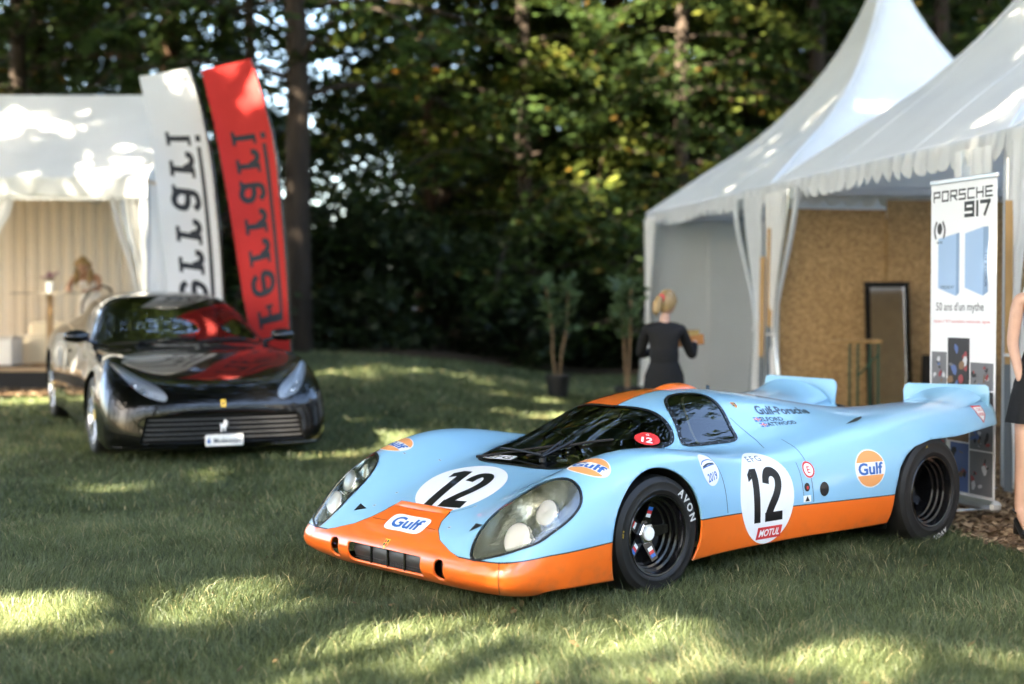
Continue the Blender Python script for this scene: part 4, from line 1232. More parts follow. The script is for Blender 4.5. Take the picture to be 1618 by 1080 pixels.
# crest badges
def crest(nm, fn):
    c = fn(nm, ([(-.020, .026), (.020, .026), (.019, -.006), (0, -.028), (-.019, -.006)], [(0, 4, 3, 2, 1)]), "decal_yellow", None, .002)
    fn("crest_bars", rects((-.016, .004, -.002, .020), (.002, -.014, .014, .002)), "decal_red", c, .003)
    fn("crest_bars", rects((.003, .006, .015, .020), (-.014, -.012, -.003, .001)), "decal_black", c, .003)
crest("crest_badge", lambda nm, shp, m, p, l: decal(nm, shp[0], shp[1], FULL_BVH, (1.4, -.012, .62), (0, 1, 0), (-.69, 0, .72), m, p or race, l, .02, .9))
crest("crest_badge", lambda nm, shp, m, p, l: slope(nm, shp, (-1.085, .40, .855), m, p, l))
# on the windscreen
def wsn(nm, shp, x, y, m, p=None, l=.002): return top(nm, shp, x, y, m, p or ws, l)
wl1 = wsn("screen_label", rects((-.115, -.026, .115, .026)), .118, -.185, "decal_white", None, .0055); wsn("lettering", text("EFG", .19, .038, .025, spacing=1.2), .118, -.185, "decal_black", wl1, .007)
RW = Vector((.45, .45, .75)).normalized(); RU = Vector((-.6, .75, 0)).normalized(); RV = RW.cross(RU).normalized()
RU = RV.cross(RW)
def rs(nm, shp, m, p=None, l=.004): return decal(nm, shp[0], shp[1], FULL_BVH, Vector((-.385, .435, .705)) + RW * .4, RU, RV, m, p or ws, l, .02, .8)
r0_ = rs("round_sticker", ellipse(.068, .055, 28), "decal_red"); rs("lettering", move2(text("12", .06, .045, .03), 0, -.012), "decal_white", r0_, .005); rs("lettering", move2(text("G", .016, .014, .02), 0, .032), "decal_white", r0_, .005)
# slots, scoops and fasteners
for s in (1, -1):
    top("air_slot", ([(-.028, -.026), (-.030, .020), (.042, .006)], [(2, 1, 0)]), .866, .522 if s > 0 else -.43, "decal_black", None, .003)
    sl = [(-.10, -.004), (.03, .026), (.10, .030), (.07, .004), (.0, -.012)]
    top("air_scoop", ([(a * s, b) for a, b in sl], [tuple(range(5)) if s < 0 else tuple(range(4, -1, -1))]), -1.83, s * .735, "decal_black", None, .003, (-1, 0, 0), (0, -1, 0))
for (x, y) in ((.70, -.34), (.70, .31), (.45, -.61), (.45, .60), (.83, -.36), (.88, .33), (.32, -.46), (.30, .36)):
    f_ = top("fastener", ellipse(.010, .010, 16), x, y, "reflector_grey", None, .0025); top("fastener_slot", rects((-.008, -.0015, .008, .0015)), x, y, "decal_black", f_, .0035)
rr_ = top("number_roundel", ellipse(.20, .17, 32), -1.75, -.30, "decal_white")
n12 = number12(.2); top("numeral", n12, -1.75, -.30, "decal_black", rr_, .0026)
p, nn = net_point(-1.62, -.22)
mb = MB(); mb.lathe([(.035, 0), (.035, .012), (.012, .016), (.010, .05), (.001, .052)], 16, p); mb.build("antenna", "decal_navy", race)
# wipers
def blade(a, b, off, w=.010):
    n = 12; P = []
    for k in range(n + 1):
        q, nn = net_point(a[0] + (b[0] - a[0]) * k / n, a[1] + (b[1] - a[1]) * k / n); P.append(q + nn * off)
    return P
mb = MB()
mb.tube(blade((.150, -.345), (-.06, .10), .012), .008, 6); mb.tube(blade((.085, .0), (-.24, .33), .012), .008, 6)
mb.tube(blade((.10, .13), (-.08, .10), .028), .007, 6); mb.tube(blade((.10, .15), (-.10, .17), .030), .008, 6); mb.tube(blade((.05, -.24), (.09, .14), .030), .006, 6)
q, nn = net_point(.105, .145); mb.lathe([(.018, 0), (.018, .02), (.001, .024)], 12, q)
mb.build("wiper", "black_seal", race)

# ================================================================== black four-seat coupe
GT_ANG = -1.144
gt = thing("sports_car", "glossy black low coupe parked before the white and red flags", "car", (-2.85, 12.97, 0.10), GT_ANG)
gt.rotation_euler = (0, .038, GT_ANG)
def _row(x, y, z):
    x = x if isinstance(x, list) else [x] * 10; z = z if isinstance(z, list) else [z] * 10
    return list(zip(x, y, z))
_y1 = [0,.26,.47,.62,.765,.87,.945,.985,.985,.96]
GNET = [
 _row([.93,.93,.92,.90,.86,.80,.74,.68,.62,.58],[0,.25,.48,.64,.76,.84,.89,.92,.93,.93],.13),
 _row([1.0,.995,.985,.96,.92,.86,.79,.72,.65,.60],[0,.26,.50,.67,.79,.87,.92,.945,.95,.94],[.19,.19,.19,.19,.19,.19,.19,.185,.17,.14]),
 _row([.985,.98,.97,.945,.91,.85,.78,.71,.64,.59],[0,.26,.50,.67,.80,.885,.935,.96,.965,.945],[.34,.34,.34,.34,.34,.34,.33,.31,.25,.15]),
 _row([.99,.985,.97,.94,.89,.82,.75,.68,.61,.56],[0,.26,.49,.66,.79,.88,.935,.965,.97,.95],[.48,.48,.48,.485,.495,.50,.48,.42,.30,.16]),
 _row([.94,.935,.91,.87,.81,.74,.68,.63,.58,.54],[0,.26,.48,.64,.78,.875,.935,.97,.975,.955],[.585,.585,.59,.60,.615,.61,.575,.47,.32,.16]),
 _row([.75,.75,.74,.70,.65,.61,.57,.54,.51,.49],[0,.26,.47,.63,.77,.87,.94,.975,.98,.96],[.695,.695,.70,.712,.728,.715,.65,.51,.34,.17]),
 _row(.40,_y1,[.795,.796,.80,.815,.84,.815,.71,.54,.35,.17]),
 _row(.10,_y1,[.862,.863,.862,.872,.893,.862,.75,.56,.35,.17]),
 _row(-.25,[0,.26,.47,.63,.77,.875,.95,.985,.98,.955],[.897,.897,.895,.896,.905,.868,.76,.57,.35,.17]),
 _row([-.58,-.58,-.60,-.62,-.60,-.6,-.6,-.6,-.6,-.6],[0,.30,.57,.73,.825,.885,.935,.965,.96,.945],[.925,.924,.918,.91,.90,.868,.77,.57,.35,.17]),
 _row([-.88,-.89,-.92,-.95,-.9,-.9,-.9,-.9,-.9,-.9],[0,.34,.62,.78,.85,.89,.93,.95,.95,.94],[1.07,1.065,1.04,.955,.915,.875,.77,.57,.35,.17]),
 _row(-1.25,[0,.34,.61,.77,.85,.885,.925,.945,.945,.94],[1.26,1.25,1.20,1.06,.93,.885,.77,.57,.35,.17]),
 _row(-1.6,[0,.34,.59,.74,.835,.885,.925,.945,.945,.94],[1.36,1.35,1.30,1.14,.945,.89,.78,.57,.35,.17]),
 _row(-2.0,[0,.34,.585,.73,.835,.89,.93,.955,.95,.94],[1.383,1.375,1.325,1.16,.96,.90,.79,.58,.36,.18]),
 _row(-2.5,[0,.32,.55,.69,.82,.895,.955,.985,.98,.96],[1.36,1.35,1.30,1.15,.985,.93,.82,.60,.37,.18]),
 _row(-3.0,[0,.28,.47,.61,.79,.90,.97,.995,.99,.965],[1.29,1.28,1.24,1.12,1.0,.95,.84,.62,.37,.18]),
 _row(-3.4,[0,.27,.46,.60,.76,.87,.94,.965,.965,.95],[1.17,1.165,1.13,1.06,.985,.93,.82,.61,.37,.2]),
 _row(-3.75,[0,.26,.45,.60,.73,.81,.86,.89,.89,.88],[1.03,1.03,1.01,.98,.93,.88,.77,.58,.38,.25]),
 _row([-3.92]*5+[-3.85,-3.83,-3.82,-3.82,-3.82],[0,.26,.45,.58,.69,.76,.80,.82,.82,.81],[.85,.85,.85,.83,.80,.76,.68,.55,.42,.30]),
 _row(-3.84,[0,.26,.45,.58,.69,.75,.78,.80,.80,.80],[.50,.50,.50,.50,.48,.46,.44,.40,.35,.28]),
]
GV_, GF_ = bspline_surface(GNET, 10, 9, .9)
G_BVH = BVHTree.FromPolygons([Vector(v) for v in GV_], GF_)

G_LAMP = [tuple(p) for p in spline([(.34, .86), (.46, .79), (.60, .70), (.79, .545), (.905, .475), (.942, .495), (.915, .585), (.865, .665), (.79, .725), (.66, .79), (.48, .85)], 4, True)]
_gh = [(-.60, 0), (-.615, .30), (-.68, .66), (-.76, .80), (-.86, .825), (-1.12, .745), (-1.40, .655), (-1.495, .60), (-1.54, .44), (-1.56, .2), (-1.565, 0)]
G_WIND = [tuple(p) for p in spline(_gh + [(x, -y) for x, y in _gh[-2:0:-1]], 4, True)]
G_SIDE = [tuple(p) for p in spline([(-1.0, .245), (-1.22, .42), (-1.45, .60), (-1.70, .70), (-2.2, .705), (-2.75, .63), (-3.15, .48), (-3.30, .35), (-2.9, .315), (-2.0, .265), (-1.3, .235)], 5, True)]
def g_ang(V): return np.arctan2(V[:, 2] - .75, np.abs(V[:, 1]))
def g_grille(V):
    w = .68 - (V[:, 2] - .30) * .25
    return np.minimum(np.minimum(w - np.abs(V[:, 1]), .44 - V[:, 2] - .05 * V[:, 1] ** 2), np.minimum(V[:, 2] - .20, V[:, 0] - .75))
def g_vent(V, s): return rr(V, s * .76, .285, .075, .075, .03) - np.where(V[:, 0] > .6, 0, 0)
A = np.zeros((1, len(GV_)))
B = (GV_, GF_, A)
B = clip(*B, np.maximum(np.hypot(B[0][:, 0], B[0][:, 2] - .345) - .395, .6 - np.abs(B[0][:, 1])))
B = clip(*B, np.maximum(np.hypot(B[0][:, 0] + 2.99, B[0][:, 2] - .35) - .400, .6 - np.abs(B[0][:, 1])))
def sd_gs(V, s): return np.minimum(poly_sd(V[:, 0], g_ang(V), G_SIDE) * .5, s * V[:, 1] - .1)
gp = []
for fn in (lambda V: poly_sd(V[:, 0], V[:, 1], G_WIND), lambda V: np.minimum(poly_sd(V[:, 0], V[:, 1], G_LAMP), V[:, 2] - .45), lambda V: np.minimum(poly_sd(V[:, 0], -V[:, 1], G_LAMP), V[:, 2] - .45),
           lambda V: sd_gs(V, 1), lambda V: sd_gs(V, -1), g_grille):
    s_ = fn(B[0]); gp.append(clip(*B, s_)); B = clip(*B, -s_)
mat("black_car_paint", (.002, .002, .0022), rough=.3, coat=1.0, spec=.05)
mat("bar_grey", (.20, .20, .21), rough=.3, metal=.8)
mat("grey_leather", (.05, .045, .04), rough=.6)
mat("alloy", (.55, .56, .58), rough=.25, metal=.9)
mat("reflector_white", (.93, .94, .95), rough=.4, metal=.0)
thin_glass("dark_glass", (.34, .38, .38), .10)
thin_glass("clear_glass", (.96, .97, .98), .01)
gb = mesh_obj("bodywork", B[0], B[1], "black_car_paint", gt)
so = gb.modifiers.new("thickness", 'SOLIDIFY'); so.thickness = .015; so.offset = -1
gws = mesh_obj("windscreen", gp[0][0], gp[0][1], "dark_glass", gt)
def g_outline(poly, mode, s=1):
    P, Nn = [], []
    for a, b in list(poly) + [poly[0]]:
        if mode == 'plan': h = G_BVH.ray_cast(Vector((a, s * b, 2)), Vector((0, 0, -1)))
        else:
            d = Vector((0, s * math.cos(b), math.sin(b))); h = G_BVH.ray_cast(Vector((a, 0, .75)) + d * 2, -d)
        nn = h[1] if h[1].dot(Vector((0, s * .3, 1))) > 0 else -h[1]
        P.append(h[0]); Nn.append(nn)
    return P, Nn
def g_seal(poly, mode, s, w, parent, m="black_seal", name="window_seal"):
    v, f = ribbon_on(*g_outline(poly, mode, s), w, .004); return mesh_obj(name, v, f, m, parent)
g_seal(G_WIND, 'plan', 1, .03, gws)
for k, s in enumerate((1, -1)):
    w_ = mesh_obj("side_window", gp[3 + k][0], gp[3 + k][1], "dark_glass", gt)
    g_seal(G_SIDE, 'ang', s, .022, w_, "chrome")
    hl_ = mesh_obj("headlight", gp[1 + k][0], gp[1 + k][1], "clear_glass", gt)
    V, F, _ = gp[1 + k]
    e_ = np.clip(poly_sd(V[:, 0], s * V[:, 1], G_LAMP) / .05, 0, 1)[:, None]
    mesh_obj("reflector", V - e_ * np.array([.05, s * .01, .04]), F, "reflector_white", hl_)
    g_seal(G_LAMP, 'plan', s, .008, hl_, "black_seal", "lamp_rim")
    mb = MB()
    for (x, y, z, r) in ((.80, .66, .60, .045), (.70, .72, .655, .035), (.86, .57, .555, .03)):
        R = Vector((.9, s * .2, .25)).to_track_quat('Z', 'Y').to_matrix(); q = MB()
        q.lathe([(r, -.03), (r, .01), (r * .8, .016), (r * .6, .006), (.001, .018)], 18)
        mb.add([R @ Vector(v) + Vector((x, s * y, z)) for v in q.v], q.f)
    mb.build("projector", "chrome", hl_)
    # running light strip along the inner edge
    v, f = ribbon_on(*[a[:26] for a in g_outline(G_LAMP[2:20] + G_LAMP[2:12], 'plan', s)], .022, -.012) if False else ribbon_on(g_outline(G_LAMP[1:18], 'plan', s)[0][:-1], g_outline(G_LAMP[1:18], 'plan', s)[1][:-1], .030, -.010)
    mesh_obj("running_light", v, f, "lamp_lens", hl_)
    # door mirror
    mb = MB()
    c = Vector((-.80, s * .985, 1.0))
    mb.grid(lambda u, v: c + Vector((.075 * (math.cos(PI * (v - .5)) ** .7) * math.cos(2 * PI * u), s * .115 * math.sin(PI * (v - .5)), .062 * (math.cos(PI * (v - .5)) ** .7) * math.sin(2 * PI * u))) if 0 < v < 1 else c + Vector((0, s * .115 * (1 if v >= 1 else -1), 0)), 24, 12)
    mb.tube([(-.82, s * .80, .93), (-.81, s * .86, .95), (-.80, s * .92, .985)], [.03, .018, .022], 10)
    mo = mb.build("door_mirror", "black_gloss", gt)
    mb = MB(); mb.lathe([(.001, 0), (.05, .0)], 18, c + Vector((-.06, 0, 0)), 'x'); mb.build("mirror_glass", "chrome", mo)
    # door outline and handle, side vent
    for pts in ([(-.72, .86), (-.66, .60), (-.64, .34), (-.72, .22)], [(-2.05, .92), (-2.12, .6), (-2.02, .30), (-1.9, .22)], [(-.72, .22), (-1.3, .215), (-1.9, .22)]):
        P, Nn = [], []
        for a, b in spline(pts, 6):
            h = G_BVH.ray_cast(Vector((a, s * 2, b)), Vector((0, -s, 0)))
            if h[0] is None: continue
            P.append(h[0]); Nn.append(h[1] if h[1].y * s > 0 else -h[1])
        v, f = ribbon_on(P, Nn, .006, .001); mesh_obj("panel_gap", v, f, "black_matt", gt)
    mb = MB(); h = G_BVH.ray_cast(Vector((-1.85, s * 2, .80)), Vector((0, -s, 0)))[0]
    mb.box(h + Vector((0, s * .006, 0)), (.17, .02, .022), None, .008); mb.build("door_handle", "black_gloss", gt)
    vs_ = [(-.50, .62), (-.62, .60), (-.70, .36), (-.56, .40)]
    o_ = decal("side_vent", vs_, [(0, 1, 2, 3)] if s < 0 else [(3, 2, 1, 0)], G_BVH, (0, s * 1.5, 0), (1, 0, 0), (0, 0, 1) if s < 0 else (0, 0, 1), "black_matt", gt, .003, .05, 0) if False else None
    for (x, z, w) in ((0, .345, .245), (-2.99, .35, .29)):
        r, rim = .352, .262
        wh = None
        mb = MB(); mb.lathe([(rim, -w + .02), (rim - .01, -.03), (rim + .004, -.004), (rim - .006, -.002), (rim - .022, -.03), (rim - .03, -w + .05), (.06, -w + .06)], 48, (0, 0, 0), 'y')
        wh = mb.build("wheel", "alloy", gt); wh.location = (x, s * .955, z)
        if s < 0: wh.rotation_euler = (0, 0, PI)
        mb = MB(); mb.lathe([(rim - .002, -w + .01), (rim + .03, -w), (r - .03, -w), (r, -w + .03), (r, -.03), (r - .025, -.002), (rim + .03, .004), (rim - .001, -.004)], 64, (0, 0, 0), 'y'); mb.build("tyre", "rubber", wh)
        for k2 in range(10):
            a = 2 * PI * (k2 // 2) / 5 + (.16 if k2 % 2 else -.16) + .3
            a0 = 2 * PI * (k2 // 2) / 5 + .3 + (.35 if k2 % 2 else -.35)
            mb = MB(); mb.bar((.05 * math.cos(a0), -.03, .05 * math.sin(a0)), ((rim - .012) * math.cos(a), -.016, (rim - .012) * math.sin(a)), .026, .03, (0, 1, 0), .006); mb.build("spoke", "alloy", wh)
        mb = MB(); mb.lathe([(.065, -.05), (.065, -.018), (.03, -.012), (.001, -.012)], 20, (0, 0, 0), 'y'); mb.build("hub_cap", "decal_yellow", wh)
        mb = MB(); mb.lathe([(.001, -.09), (.19, -.09), (.19, -.11), (.001, -.11)], 32, (0, 0, 0), 'y'); mb.build("brake_disc", "steel", wh)
        mb = MB()
        mb.grid(lambda u, v: (x + .41 * math.cos(PI * (1.2 * u - .1)), s * (.60 + .34 * v), z + .41 * math.sin(PI * (1.2 * u - .1))), 20, 1)
        mb.box((x, s * .6, z + .05), (.8, .01, .6)); mb.build("wheel_well", "black_matt", gt)
# cabin
mb = MB(); mb.box((-1.5, 0, .16), (4.2, 1.2, .04)); mb.box((-1.9, 0, .45), (2.6, 1.5, .5)); mb.box((-.85, 0, .80), (.5, 1.4, .16), Matrix.Rotation(.12, 3, 'Y'))
mb.build("cabin_tub", "black_matt", gt, smooth=False)
for (x, y) in ((-1.65, .37), (-1.65, -.37), (-2.5, .35), (-2.5, -.35)):
    mb = MB(); mb.box((x, y, .78), (.5, .46, .16), None, .05); mb.box((x - .32, y, 1.0), (.16, .46, .5), Matrix.Rotation(-.3, 3, 'Y'), .05); mb.box((x - .40, y, 1.20), (.08, .22, .10), Matrix.Rotation(-.2, 3, 'Y'), .03) if x > -2 else None
    mb.build("seat", "grey_leather", gt)
mb = MB(); mb.tube([Vector((-1.12 + .07 * math.sin(t), .37 + .18 * math.cos(t), .93 + .16 * math.sin(t))) for t in np.linspace(0, 2 * PI, 25)], .014, 8, False); mb.bar((-1.12, .2, .93), (-1.12, .54, .93), .04, .015); mb.build("steering_wheel", "black_gloss", gt)
# grille with its bars
V, F, _ = gp[5]; g = V.copy(); g[:, 0] -= .07
gg = mesh_obj("grille", g, F, "black_matt", gt)
for k in range(5):
    zz = .235 + .040 * k
    mb = MB()
    pts = []
    ww = .66 - (zz - .30) * .25
    for i in range(25):
        yy = -ww + 2 * ww * i / 24
        h = G_BVH.ray_cast(Vector((2, yy, zz)), Vector((-1, 0, 0)))[0]
        pts.append(h - Vector((.012, 0, 0)))
    for a, b in zip(pts[:-1], pts[1:]): mb.bar(a, b, .026, .008)
    mb.build("grille_bar", "bar_grey", gg, smooth=False)
for s in (1, -1):
    P = []
    for i in range(10):
        yy = s * (.40 + .50 * i / 9); h = G_BVH.ray_cast(Vector((2, yy, .165 + .0 * i)), Vector((-1, 0, 0)))[0]
        if h: P.append(h + Vector((.006, 0, 0)))
    mb = MB(); mb.tube(P, .005, 6); mb.build("splitter_trim", "black_gloss", gt)
    sv = [(-.07, .055), (.07, .04), (.05, -.07), (-.05, -.06)]
    decal("bumper_intake", [(a * s, b) for a, b in sv], [(0, 1, 2, 3) if s < 0 else (3, 2, 1, 0)], G_BVH, (1.5, s * .755, .315), (0, 1, 0), (0, 0, 1), "black_matt", gt, .002, .03, .4)
HORSE = [(-.30, -.50), (-.22, -.50), (-.16, -.22), (-.02, -.10), (.06, -.22), (.02, -.36), (.16, -.46), (.22, -.42), (.14, -.32), (.20, -.10), (.24, .02), (.40, -.02), (.42, .06), (.26, .14), (.22, .20), (.40, .28), (.36, .36), (.22, .34), (.16, .44), (.08, .50), (.02, .42), (.0, .28), (-.10, .16), (-.24, .10), (-.34, .22), (-.42, .10), (-.34, -.02), (-.28, -.10), (-.30, -.26)]
mb = MB(); mb.prism([(a * .085, b * .11) for a, b in HORSE], .012, (.985, -.012, .335), (0, 1, 0), (0, 0, 1)); mb.build("horse_badge", "reflector_white", gg, smooth=False)
def gfront(nm, shp, y, z, m, p=None, l=.003): return decal(nm, shp[0], shp[1], G_BVH, (1.5, y, z), (0, 1, 0), (0, 0, 1), m, p or gt, l, .03, .6)
bd = gfront("yellow_badge", rects((-.020, -.028, .020, .028)), -.015, .525, "decal_yellow"); gfront("horse_mark", ([(a * .028, b * .042) for a, b in HORSE], [tuple(range(len(HORSE)))]), -.015, .524, "decal_black", bd, .0045)
pl = mesh_obj("number_plate", *(lambda mb: (mb.v, mb.f))(MB().box((1.012, -.012, .215), (.014, .325, .098), None, .006)), "decal_white", gt, False)
v, f = text("Modenacars", .235, .042, .02); flat("lettering", v, f, (1.0205, .015, .213), (0, 1, 0), (0, 0, 1), "decal_navy", pl)
flat("plate_mark", [(-.02, -.022), (.016, -.02), (.0, .03)], [(0, 1, 2)], (1.0205, -.145, .216), (0, 1, 0), (0, 0, 1), "decal_blue", pl)
mb = MB()
for (a, b) in (((-.63, -.45), (-.70, .10)), ((-.62, .12), (-.72, .60))):
    P = []
    for k in range(9):
        h = G_BVH.ray_cast(Vector((a[0] + (b[0] - a[0]) * k / 8, a[1] + (b[1] - a[1]) * k / 8, 2)), Vector((0, 0, -1))); P.append(h[0] + Vector((0, 0, .012)))
    mb.tube(P, .009, 6)
mb.build("wiper", "black_seal", gt)

# ================================================================== tents
def cloth_mat(name, col, trans, rough=.6, bump=None):
    m = bpy.data.materials.new(name); m.use_nodes = True
    n, l = m.node_tree.nodes, m.node_tree.links; p = n["Principled BSDF"]
    p.inputs["Base Color"].default_value = tuple(col) + (1,); p.inputs["Roughness"].default_value = rough; p.inputs["Specular IOR Level"].default_value = .35
    tc = n.new("ShaderNodeTexCoord"); t = n.new("ShaderNodeTexNoise"); t.inputs["Scale"].default_value = 1.3; t.inputs["Detail"].default_value = 6
    l.new(tc.outputs["Object"], t.inputs["Vector"])
    r = n.new("ShaderNodeValToRGB"); r.color_ramp.elements[0].position = .3; r.color_ramp.elements[1].position = .62
    r.color_ramp.elements[0].color = tuple(c * .90 for c in col) + (1,); r.color_ramp.elements[1].color = tuple(col) + (1,)
    l.new(t.outputs[0], r.inputs[0]); l.new(r.outputs[0], p.inputs["Base Color"])
    if bump:
        t2 = n.new("ShaderNodeTexNoise"); t2.inputs["Scale"].default_value = bump[0]; b = n.new("ShaderNodeBump"); b.inputs["Strength"].default_value = bump[1]; b.inputs["Distance"].default_value = .03
        l.new(tc.outputs["Object"], t2.inputs["Vector"]); l.new(t2.outputs[0], b.inputs["Height"]); l.new(b.outputs[0], p.inputs["Normal"])
    tr = n.new("ShaderNodeBsdfTranslucent"); tr.inputs[0].default_value = tuple(col) + (1,); mx = n.new("ShaderNodeMixShader"); mx.inputs[0].default_value = trans
    l.new(p.outputs[0], mx.inputs[1]); l.new(tr.outputs[0], mx.inputs[2]); l.new(mx.outputs[0], n["Material Output"].inputs[0])
    M[name] = m
cloth_mat("tent_pvc", (.83, .83, .80), .16, .5, (2.2, .25))
cloth_mat("tent_curtain", (.88, .88, .87), .38, .55, (6, .2))
cloth_mat("tent_wall", (.87, .88, .87), .40, .6, (3, .15))
cloth_mat("liner_beige", (.84, .77, .66), .30, .75)
mat("alu", (.55, .56, .57), rough=.35, metal=.8)
mat("wood_pine", (.46, .28, .11), rough=.6, var=(4, .3), stretch=(6, 6, .6))
mat("wood_deck", (.48, .33, .19), rough=.55, var=(3, .3), stretch=(.6, 6, 6))
mat("paint_grey", (.10, .12, .14), rough=.5)
mat("black_cloth", (.010, .010, .011), rough=.85)
thin_glass("clear_pvc", (.82, .86, .88), .08, .12)

def osb_mat():
    m = bpy.data.materials.new("osb"); m.use_nodes = True
    n, l = m.node_tree.nodes, m.node_tree.links; p = n["Principled BSDF"]
    tc = n.new("ShaderNodeTexCoord"); mp = n.new("ShaderNodeMapping"); mp.inputs["Scale"].default_value = (26, 26, 40)
    v = n.new("ShaderNodeTexVoronoi"); v.inputs["Scale"].default_value = 1.6; v.inputs["Randomness"].default_value = 1
    ns = n.new("ShaderNodeTexNoise"); ns.inputs["Scale"].default_value = 3.0; ns.inputs["Detail"].default_value = 4
    l.new(tc.outputs["Object"], mp.inputs[0]); l.new(tc.outputs["Object"], ns.inputs["Vector"])
    ad = n.new("ShaderNodeVectorMath"); ad.operation = 'ADD'; l.new(mp.outputs[0], ad.inputs[0]); l.new(ns.outputs[1], ad.inputs[1]); l.new(ad.outputs[0], v.inputs["Vector"])
    sp = n.new("ShaderNodeSeparateColor"); l.new(v.outputs["Color"], sp.inputs[0])
    r = n.new("ShaderNodeValToRGB"); r.color_ramp.elements[0].color = (.25, .145, .06, 1); r.color_ramp.elements[1].color = (.54, .355, .17, 1)
    e = r.color_ramp.elements.new(.55); e.color = (.39, .24, .10, 1)
    l.new(sp.outputs[0], r.inputs[0]); l.new(r.outputs[0], p.inputs["Base Color"]); p.inputs["Roughness"].default_value = .6
    M["osb"] = m
osb_mat()
TS = 5.1        # tent size along each side
def tent_frame(k):
    """origin at the near front corner of tent k (0 = the one nearest the race car's tail), axes: along the front, into the tent"""
    return TF0 + TE1 * (TS * k)
PROF = [(0, 0.0), (.25, .50), (.5, 1.0), (.75, 1.77), (.88, 2.40), (.96, 2.95), (1.0, 3.2)]
def roof_h(s):
    xs = [p[0] for p in PROF]; ys = [p[1] for p in PROF]
    i = min(len(xs) - 2, max(0, next((k for k in range(len(xs) - 1) if s <= xs[k + 1]), len(xs) - 2)))
    def tan(k):
        if k == 0: return (ys[1] - ys[0]) / (xs[1] - xs[0])
        if k == len(xs) - 1: return (ys[-1] - ys[-2]) / (xs[-1] - xs[-2])
        return .5 * ((ys[k + 1] - ys[k]) / (xs[k + 1] - xs[k]) + (ys[k] - ys[k - 1]) / (xs[k] - xs[k - 1]))
    h = xs[i + 1] - xs[i]; t = (s - xs[i]) / h
    return (2 * t ** 3 - 3 * t ** 2 + 1) * ys[i] + (t ** 3 - 2 * t ** 2 + t) * h * tan(i) + (-2 * t ** 3 + 3 * t ** 2) * ys[i + 1] + (t ** 3 - t ** 2) * h * tan(i + 1)
EAVE = 2.75
def drape(name, parent, base, along, depth, ztop, zbot, ztie, wt, wm, wb, shift_m, shift_b, pleats, m, seed, amp=.035, u0=0.0, u1=1.0, nu=56, nv=26):
    """a curtain gathered by a tie: base = top left point, along = unit direction of its width"""
    base, along, depth = Vector(base), Vector(along), Vector(depth)
    def fn(u, v):
        uu = u0 + (u1 - u0) * u; z = ztop + (zbot - ztop) * v
        zt = (ztop - ztie) / (ztop - zbot)
        if v < zt:
            q = v / zt; q = q * q * (3 - 2 * q); w = wt + (wm - wt) * q; sh = shift_m * q
        else:
            q = (v - zt) / (1 - zt); q = 1 - (1 - q) ** 1.7; w = wm + (wb - wm) * q; sh = shift_m + (shift_b - shift_m) * q
        a = amp * (.5 + .5 * (w / wt)) * (.6 + .5 * math.sin(seed + v * 3))
        off = a * math.sin(uu * pleats * 2 * PI + seed + 1.2 * math.sin(v * 4 + seed)) + .4 * a * math.sin(uu * pleats * 4.7 + seed * 2)
        return base + along * (sh + w * uu) + depth * off + Vector((0, 0, z - base.z))
    mb = MB(); mb.grid(fn, nu, nv)
    return mb.build(name, m, parent, angle=None)

